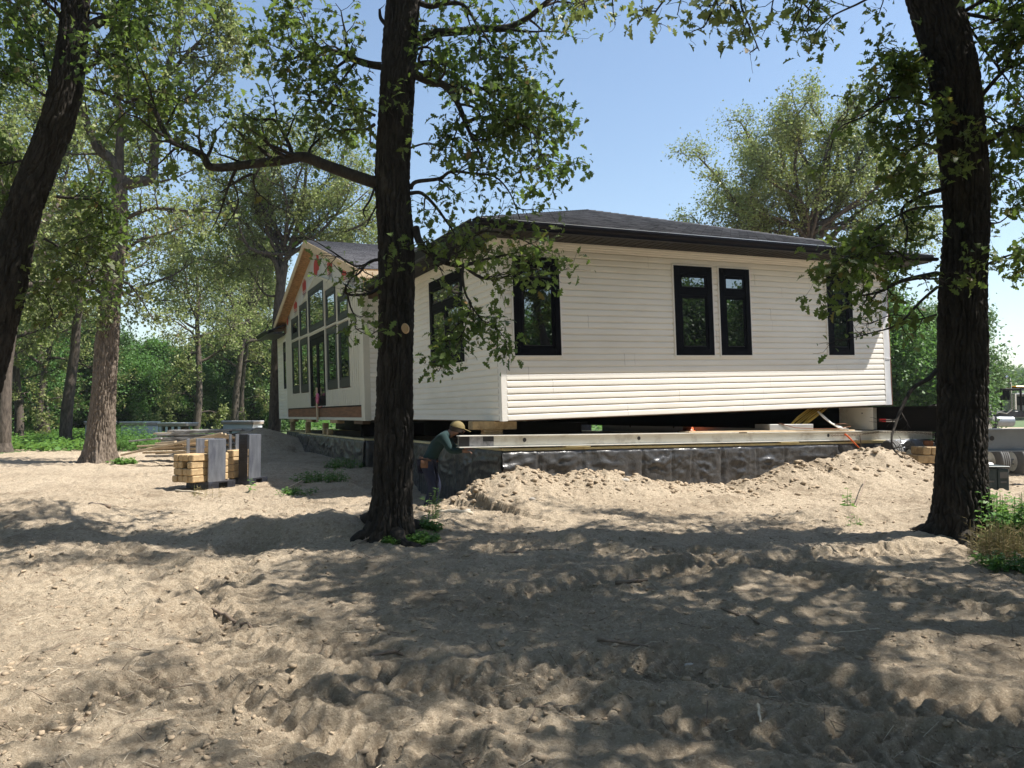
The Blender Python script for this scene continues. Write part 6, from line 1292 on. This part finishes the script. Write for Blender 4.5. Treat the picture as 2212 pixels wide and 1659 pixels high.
# bushy trees of the wood, foliage down to the ground
def bushy(seed, H=7.5, R=2.7, n=52, leaf=.15, mat='wood_leaf'):
    t = Tree(seed, leaf, LEAF_FAR, per=12, twig_r=.01, sides=(6, 5, 3, 3)); r = t.r; t.tube(t.wander((0, 0, -.2), (0, 0, 1), H*.85, 6, .05), np.linspace(.16, .03, 7), 7)
    for k in range(n):
        f = (k+.5)/n; z = .5+(H-1.2)*f; a = k*2.4; w = R*(math.sin(PI*min(1, .18+f*.80))**.6)*(.7+.5*r.random()); el = -.1+1.0*f
        t.branch(t.wander((0, 0, z*.85), (math.cos(a)*math.cos(el), math.sin(a)*math.cos(el), math.sin(el)), w, 6, .15, .02), .04, .01, 5, .95, 6, .45, per=14, spread=2.2, t0=.3)
    return t
BA = bushy(201).build('bark_limb', 'wood_leaf', 'woodland_tree', 'x', 'trees of the far wood'); BB = bushy(202, 6.4, 3.0).build('bark_limb', 'bush_leaf', 'woodland_tree', 'x', 'trees of the far wood')
BA.location = ground_at(60, 900, 47); tag(BA, 'dark green woodland tree at the far left'); BB.location = ground_at(345, 900, 52); tag(BB, 'bright green woodland tree filling the gap right of the thick trunk')
wood = [(20, 60, 1.5, 'A'), (115, 50, 1.35, 'A'), (165, 57, 1.2, 'B'), (205, 48, 1.1, 'A'), (262, 56, 1.1, 'B'), (300, 48, .85, 'B'), (388, 58, .95, 'A'), (418, 50, .78, 'B'), (450, 56, 1.05, 'A'), (480, 62, 1.1, 'B'), (520, 56, 1.15, 'A'), (560, 60, 1.3, 'B'), (590, 50, 1.1, 'A'), (-20, 50, 1.5, 'A'), (-70, 44, 1.3, 'B'), (240, 70, 1.3, 'A'), (330, 68, 1.15, 'A'), (430, 70, 1.2, 'B'), (540, 72, 1.5, 'A'), (75, 72, 1.9, 'A'), (140, 74, 1.8, 'B'), (15, 40, 1.1, 'B')]
pos = ['beyond the left edge', 'behind the slender dark oak', 'just left of the thick trunk', 'directly behind the thick trunk', 'right of the thick trunk', 'low one in the gap', 'in the middle of the gap', 'behind the slatted crate', 'left of the slim straight oak', 'right of the slim straight oak', 'behind the pair of dark trunks', 'close to the house corner', 'nearest the house corner', 'outermost left', 'far left front', 'rear row behind the thick trunk', 'rear row in the gap', 'rear row behind the slim oak', 'tall one near the house', 'tall one at far left', 'second tall one at far left', 'small one at far left']
for (u, Y, sc, k), ps in zip(wood, pos): place(BA if k == 'A' else BB, ground_at(u, 900, Y), R_.uniform(0, 6), sc, ('dark' if k == 'A' else 'bright')+' woodland tree '+ps, 'trees of the far wood', sc*.92)
for u, Y, sc, k, ps in ((1935, 34, 1.0, 'B', 'right behind the right end of the house'), (1985, 37, .95, 'A', 'beyond the reflective tape, left of the right trunk'), (2020, 33, .75, 'B', 'low one left of the right trunk'), (1880, 40, 1.25, 'A', 'hidden mostly by the right end of the house'), (2060, 42, 1.1, 'A', 'behind the right trunk')):
    place(BA if k == 'A' else BB, ground_at(u, 905, Y), R_.uniform(0, 6), sc, ('dark' if k == 'A' else 'bright')+' woodland tree '+ps, 'trees right of the house', sc*.95)
for i, (u, Y, sc) in enumerate(((2120, 118, 1.15), (2150, 125, 1.25), (2178, 112, 1.0), (2200, 120, 1.2), (2235, 116, 1.3), (2270, 122, 1.2), (2090, 128, 1.2), (2140, 140, 1.6), (2190, 142, 1.6), (2060, 135, 1.3))):
    place(BA if i % 3 else BB, ground_at(u, 905, Y), R_.uniform(0, 6), sc, 'distant pale tree of the line on the right horizon, %s from the trunk' % ['second', 'third', 'fourth', 'fifth', 'seventh', 'eighth', 'first', 'tall', 'second tall', 'hidden'][i], 'far tree line on the right', sc*.85)
# tall oaks filling the upper left behind the clearing
for i, (u, Y, rz, sc, lab) in enumerate([(-60, 27, 2.0, 1.05, 'tall oak out of frame at left, crown showing at the left edge'), (95, 40, 3.0, 1.25, 'tall oak behind the slender dark one'), (20, 46, .9, 1.4, 'tallest oak at the far left')]):
    place(TA_ if i % 2 else TB_, ground_at(u, 905, Y), rz, sc, lab, 'oaks at the edge of the wood')
# trees around and behind the camera: they throw the dappled shade and fill the window reflections
SH = gen_oak(301, 11.5, 4.2, .24, 5.2, 12, .12, 10, LEAF_MID, 10, 8, L3=.5); SH_ = SH.build('bark_limb', 'oak_leaf', 'oak_tree', 'x', 'oaks around the viewpoint')
shade = [(4.7, 5.6, 2.0, 1.12, 'tall oak whose crown spreads over the viewpoint'), (-4.3, 2.5, 3.0, .9, 'oak just left of the viewpoint'), (7.5, 6.9, 5.1, .95, 'oak outside the right edge of the view, nearer the right oak'), (6.6, -2.0, .8, 1.0, 'oak right and slightly behind the viewpoint'), (.6, -2.6, 2.8, .9, 'oak right behind the viewpoint'), (11.6, 6.4, .3, 1.05, 'oak just outside the right edge of the view'), (4.4, -1.2, 4.0, .95, 'oak close behind the viewpoint at right'), (11.5, -2.6, 5.2, 1.15, 'oak far right behind the viewpoint'), (-1.8, -4.2, 1.2, 1.0, 'oak directly behind the viewpoint'),
         (-8.2, -3.0, 3.3, 1.0, 'oak behind the viewpoint at left'), (-10.6, 5.6, 2.9, 1.0, 'oak outside the left edge of the view'), (-15, -8, .5, 1.2, 'oak far behind at left'), (2, -11, 2.5, 1.1, 'oak far behind the viewpoint'), (9, -10, 4.6, 1.2, 'oak far behind at right'), (-7, -12, 5.6, 1.1, 'oak second row behind at left'), (16, 4, 3.7, 1.1, 'oak second from the right edge of the view'), (-16, 3, 1.9, 1.1, 'oak second from the left edge of the view'), (-22, 10, 0, 1.2, 'oak in the row left of the clearing'), (-20, 18, 4, 1.1, 'oak left of the clearing, farther back'), (-17, -16, 2, 1.3, 'oak third row behind'), (18, -14, 1, 1.3, 'oak third row behind at right')]
SH_.location = (shade[0][0], shade[0][1], hz(*shade[0][:2])-.05); SH_.rotation_euler = (0, 0, shade[0][2]); tag(SH_, shade[0][4], 'tree', 'oaks around the viewpoint')
for x, y, rz, sc, lab in shade[1:]: place(SH_, (x, y, hz(x, y)-.05), rz, sc, lab, 'oaks around the viewpoint')
for i, (x, y, sc) in enumerate(((-26, -22, 1.2), (-16, -25, 1.1), (-8, -22, 1.0), (0, -24, 1.2), (8, -21, 1.1), (15, -25, 1.2), (23, -20, 1.2), (29, -10, 1.1), (30, 2, 1.2), (31, 14, 1.1), (-30, -10, 1.2), (-33, 2, 1.2), (-32, 14, 1.2), (-31, 26, 1.2), (4, -15, .7), (-12, -14, .7), (12, -13, .7), (22, -5, 1.2), (24, 9, 1.1), (-22, -2, .7), (24, 3.5, 1.2), (29, 6, 1.3), (28, 12, 1.2), (22, -1.5, 1.2), (34, 9, 1.5), (25, 0, 1.2))):
    place(BB if i % 2 else BA, (x, y, hz(x, y)-.05), i*1.3, sc, 'woodland tree behind the viewpoint, '+['far left corner', 'left of the back row', 'left middle of the back row', 'middle of the back row', 'right middle of the back row', 'right of the back row', 'far right corner', 'right side, rear', 'right side, middle', 'right side, front', 'left side, rear', 'left side, middle', 'left side, front', 'left side, foremost', 'low one right of the middle', 'low one left of the middle', 'low one at right', 'low one beside the right oaks', 'low one outside the right edge', 'low one outside the left edge', 'at right, nearest the right oaks', 'at right, second row', 'at right, second row, front', 'at right, low and close', 'at right, third row', 'at right, middle'][i], 'trees behind the viewpoint')
# overhanging limb at the top of the view, belongs to an oak right of the camera
def overhang():
    t = Tree(55, .10, LEAF_OAK, per=4, twig_r=.0035); Y = 6.6
    def L(px, y0, y1=None): return smooth_pl(PL(px, y0, y1), 4)
    base = np.array([6.9, 3.3, 0]); tr = np.array([base+[0, 0, -.3], base+[-.05, 0, 2], base+[-.15, .1, 4], base+[-.3, .2, 6], base+[-.4, .3, 8]]); t.tube(smooth_pl(tr, 4), np.linspace(.24, .10, 17), 14)
    for a in ([(1790, -330), (1690, -120), (1600, -70), (1520, -60), (1440, 10)], [(1790, -330), (1750, -150), (1640, -60), (1560, -20), (1530, 40)], [(1690, -120), (1630, -60), (1600, 0), (1620, 60), (1640, 110)], [(1600, -70), (1480, -40), (1420, 20), (1410, 50)], [(1560, -20), (1600, 40), (1612, 90)], [(1500, -90), (1350, -60), (1250, -20), (1180, 5)], [(1350, -60), (1300, -20), (1240, 20)], [(1700, -60), (1730, 0), (1760, 30)], [(1560, -40), (1545, 10), (1520, 60)]):
        t.branch(L(a, Y+.2, Y-.3), .016, .004, 4, .28, 3, .14, per=3, up=-.08)
    t.branch(smooth_pl(np.array([tr[3], P(2100, -500, 5.2), P(1900, -420, 6.2), P(1790, -330, 6.8), P(1600, -200, 6.8), P(1500, -90, 6.8)]), 4), .07, .03, 6, .5, 5, .3, per=3, sides=9)
    for k in range(10): a = k*2.4; t.branch(t.wander(base+[-.3, .2, 5.2+k*.35], (math.cos(a), math.sin(a)*.6-.3, .5), 2.4, 8, .16), .06, .012, 9, 1.0, 7, .4, per=8)
    t.build('bark_limb', 'oak_leaf_pale', 'oak_tree', 'oak right of the viewpoint whose leafy twigs hang into the top of the sky', 'foreground oaks', loc=(base[0], base[1], 0))
overhang()
# ================================================================ LOW PLANTS
def plants_mesh(name, pts, hgt, seed, mat, leaf=.06, per=7, stem='weed_leaf', parent=None, shape=LEAF_FAR, drop=.3):
    rg = np.random.default_rng(seed); lp, la, ln, ls = [], [], [], []
    for (x, y, z), h in zip(pts, hgt):
        lean = rg.normal(0, .15, 2)
        for k in range(per):
            f = (k+.6)/per; a = rg.random()*6.28; p = (x+lean[0]*h*f, y+lean[1]*h*f, z+h*f*.95); lp.append(p); la.append((math.cos(a), math.sin(a), .5-drop*rg.random())); ln.append((rg.normal(0, .4), rg.normal(0, .4), 1)); ls.append(leaf*(.6+.8*rg.random())*(1.2-.5*f))
    return leaf_mesh(name, lp, la, ln, ls, shape, mat)
rg = np.random.default_rng(8)
n = 16000; X = -32+29*rg.random(n); Y = 24+32*rg.random(n)**1.3; k = (Y > 26.2+1.2*np.sin(X*.5)+.8*vn2(X, Y, 3)) & (np.hypot(X+8.6, (Y-26.5)*1.2) > 2.6) & ~((np.array([to_fr(a, b)[0] for a, b in zip(X, Y)]) > -2.5)); X, Y = X[k], Y[k]; Z = height(X, Y)
H_ = .15+.5*vn2(X/1.3, Y/1.3, 6)*rg.random(len(X)); tag(link('tall_weeds', plants_mesh('tall_weeds', list(zip(X, Y, Z)), H_, 3, 'weed_leaf', .16, 6)), kind='stuff')
n = 3500; X = -40+60*rg.random(n); Y = 50+45*rg.random(n); Z = height(X, Y); tag(link('field_grass', plants_mesh('field_grass', list(zip(X, Y, Z)), .4+.5*rg.random(n), 4, 'bush_leaf', .35, 5)), kind='stuff')
def weed(name, u, v, hgt, n, rad, label, mat='weed_leaf', leaf=.06, per=7, Yf=None, cat='plant', shape=LEAF_MID, drop=.3):
    x, y = G(u, v) if Yf is None else tuple(P(u, v, Yf)[:2]); rg = np.random.default_rng(int(u*7+v)); pts = []; hs = []
    for k in range(n): a = rg.random()*6.28; r_ = rad*rg.random()**.6; px_, py_ = x+r_*math.cos(a), y+r_*math.sin(a)*.8; pts.append((px_, py_, hz(px_, py_)-.01)); hs.append(hgt*(.5+.6*rg.random()))
    e = empty(name, (x, y, hz(x, y)), 0, label, cat); me = plants_mesh('foliage', [(a-x, b_-y, c-hz(x, y)) for a, b_, c in pts], hs, int(u), mat, leaf, per, shape=shape, drop=drop); link('foliage', me, e)
    mb = MB(); [mb.tube([(a-x, b_-y, c-e.location[2]-.02), (a-x+.01, b_-y, c-e.location[2]+h*.95)], [.004, .002], 4) for (a, b_, c), h in zip(pts, hs)]; mb.build('stems', mat, e); return e
weed('weed_plant', 935, 1140, .42, 7, .10, 'tall slender weed with narrow dark leaves right of the dark trunk', leaf=.09, per=12, shape=np.array([(0, 0), (.4, .08), (1, 0), (.4, -.08)]), drop=-.4)
weed('weed_patch', 905, 1172, .09, 90, .22, 'low green weed patch at the foot of the dark trunk', leaf=.055); weed('weed_patch', 858, 1178, .07, 50, .16, 'small green weeds in front of the dark trunk', leaf=.045); weed('weed_patch', 930, 1158, .12, 30, .12, 'broad leaved green weeds right of the trunk foot', leaf=.08)
weed('sapling', 540, 1062, .30, 1, .01, 'tiny sunlit sapling in front of the rear rack', leaf=.09, per=9); weed('weed_plant', 440, 1074, .2, 12, .3, 'thin dry grass tuft in front of the front rack', 'dry_grass', .07, 5, shape=np.array([(0, 0), (.4, .05), (1, 0), (.4, -.05)]), drop=-.8)
weed('weed_patch', 690, 1040, .22, 60, .55, 'green weeds in the house shadow left of the trunk', leaf=.08); weed('weed_patch', 745, 1010, .25, 50, .5, 'green weeds in the house shadow near the bay', leaf=.08); weed('weed_patch', 640, 1072, .14, 30, .35, 'sparse weeds at the sunlit edge of the house shadow', leaf=.06)
weed('shrub', 560, 985, .3, 60, .8, 'grassy tuft at the foot of the grey oak', 'dry_grass', .16, 6, Yf=29)
weed('weed_plant', 990, 1082, .16, 40, .14, 'yellowish grass tuft on the sand bank', 'dry_grass', .10, 5, shape=np.array([(0, 0), (.4, .04), (1, 0), (.4, -.04)]), drop=-.8)
weed('sapling', 1838, 1120, .26, 3, .06, 'bright green sapling in front of the sand peak', leaf=.09, per=9); weed('sapling', 1850, 1140, .16, 3, .08, 'small seedling left of the right tree', leaf=.06)
weed('weed_bush', 2190, 1120, .62, 60, .34, 'leafy green weed bush at the right edge', leaf=.11, per=12, Yf=8.4); weed('weed_bush', 2165, 1100, .42, 24, .2, 'paler weed bush behind the one at the right edge', leaf=.10, per=10, Yf=9.2)
weed('dry_bush', 2170, 1190, .36, 150, .34, 'tangle of dry yellow grass below the weed bush', 'dry_grass', .12, 6, Yf=7.9, shape=np.array([(0, 0), (.4, .03), (1, 0), (.4, -.03)]), drop=-.6); weed('weed_patch', 2190, 1235, .18, 40, .22, 'dark green weeds at the right edge in shade', leaf=.07); weed('weed_patch', 2130, 1222, .12, 18, .14, 'small weeds in shade right of the mound', leaf=.06); weed('weed_plant', 1672, 1500, .02, 3, .03, 'tiny green sprout in the foreground soil', leaf=.02)
weed('shrub', 275, 968, .9, 70, 1.0, 'leafy shrub in front of the large white crate', 'bush_leaf', .16, 9, Yf=28.5); weed('shrub', 330, 940, 1.5, 60, 1.0, 'tall pale shrub between the crates', 'oak_leaf_pale', .18, 10, Yf=33); weed('shrub', 300, 975, .7, 60, .9, 'low shrub right of the thick trunk', 'bush_leaf', .14, 9, Yf=26)
weed('weed_patch', 268, 995, .16, 40, .28, 'green weeds at the right foot of the thick sunlit trunk', 'weed_leaf', .12, 6, Yf=19.4)
mb = MB(); c = np.array(P(206, 985, 19.55))
# ================================================================ LIGHT, SKY, CAMERA
SUN = Vector((1.568, -.049, 2.50)).normalized()
elev = math.asin(SUN.z); az = math.atan2(SUN.x, SUN.y)
w = bpy.data.worlds.new('World'); scene.world = w; w.use_nodes = True; nt = w.node_tree; nt.nodes.clear()
sk = nt.nodes.new('ShaderNodeTexSky'); sk.sky_type = 'NISHITA'; sk.sun_disc = False; sk.sun_elevation = elev; sk.sun_rotation = az; sk.air_density = 1.25; sk.dust_density = .7; sk.ozone_density = 1.2; sk.altitude = 200
bg = nt.nodes.new('ShaderNodeBackground'); bg.inputs['Strength'].default_value = .092; ow = nt.nodes.new('ShaderNodeOutputWorld')
nt.links.new(sk.outputs[0], bg.inputs[0]); nt.links.new(bg.outputs[0], ow.inputs[0])
ld = bpy.data.lights.new('sun', 'SUN'); ld.energy = 5.0; ld.angle = math.radians(.53); ld.color = (1, .95, .87); lo = bpy.data.objects.new('sun', ld); COL.objects.link(lo); lo.rotation_euler = (-SUN).to_track_quat('-Z', 'Y').to_euler()
cd = bpy.data.cameras.new('camera'); cam = bpy.data.objects.new('camera', cd); COL.objects.link(cam); cam.location = tuple(CAM); cam.rotation_euler = (PI/2+PITCH, 0, 0)
cd.sensor_fit = 'HORIZONTAL'; cd.sensor_width = 36; cd.lens = 36*FPX/2212; cd.clip_start = .05; cd.clip_end = 2000; scene.camera = cam
vs = scene.view_settings; vs.view_transform = 'Standard'; vs.look = 'None'; vs.exposure = 1.0; vs.gamma = 1

def haze():
    b = MB(); b.box((-339, -75, -1.5), (339, 430, 42)); m = NT('haze_air'); v = m.n('ShaderNodeVolumePrincipled'); v.inputs['Color'].default_value = (.90, .95, 1, 1); v.inputs['Density'].default_value = .0004; v.inputs['Anisotropy'].default_value = .2
    m.l(v.outputs[0], m.out.inputs['Volume']); MATS['haze_air'] = m.m; tag(b.build('haze', 'haze_air'), kind='stuff')
haze()
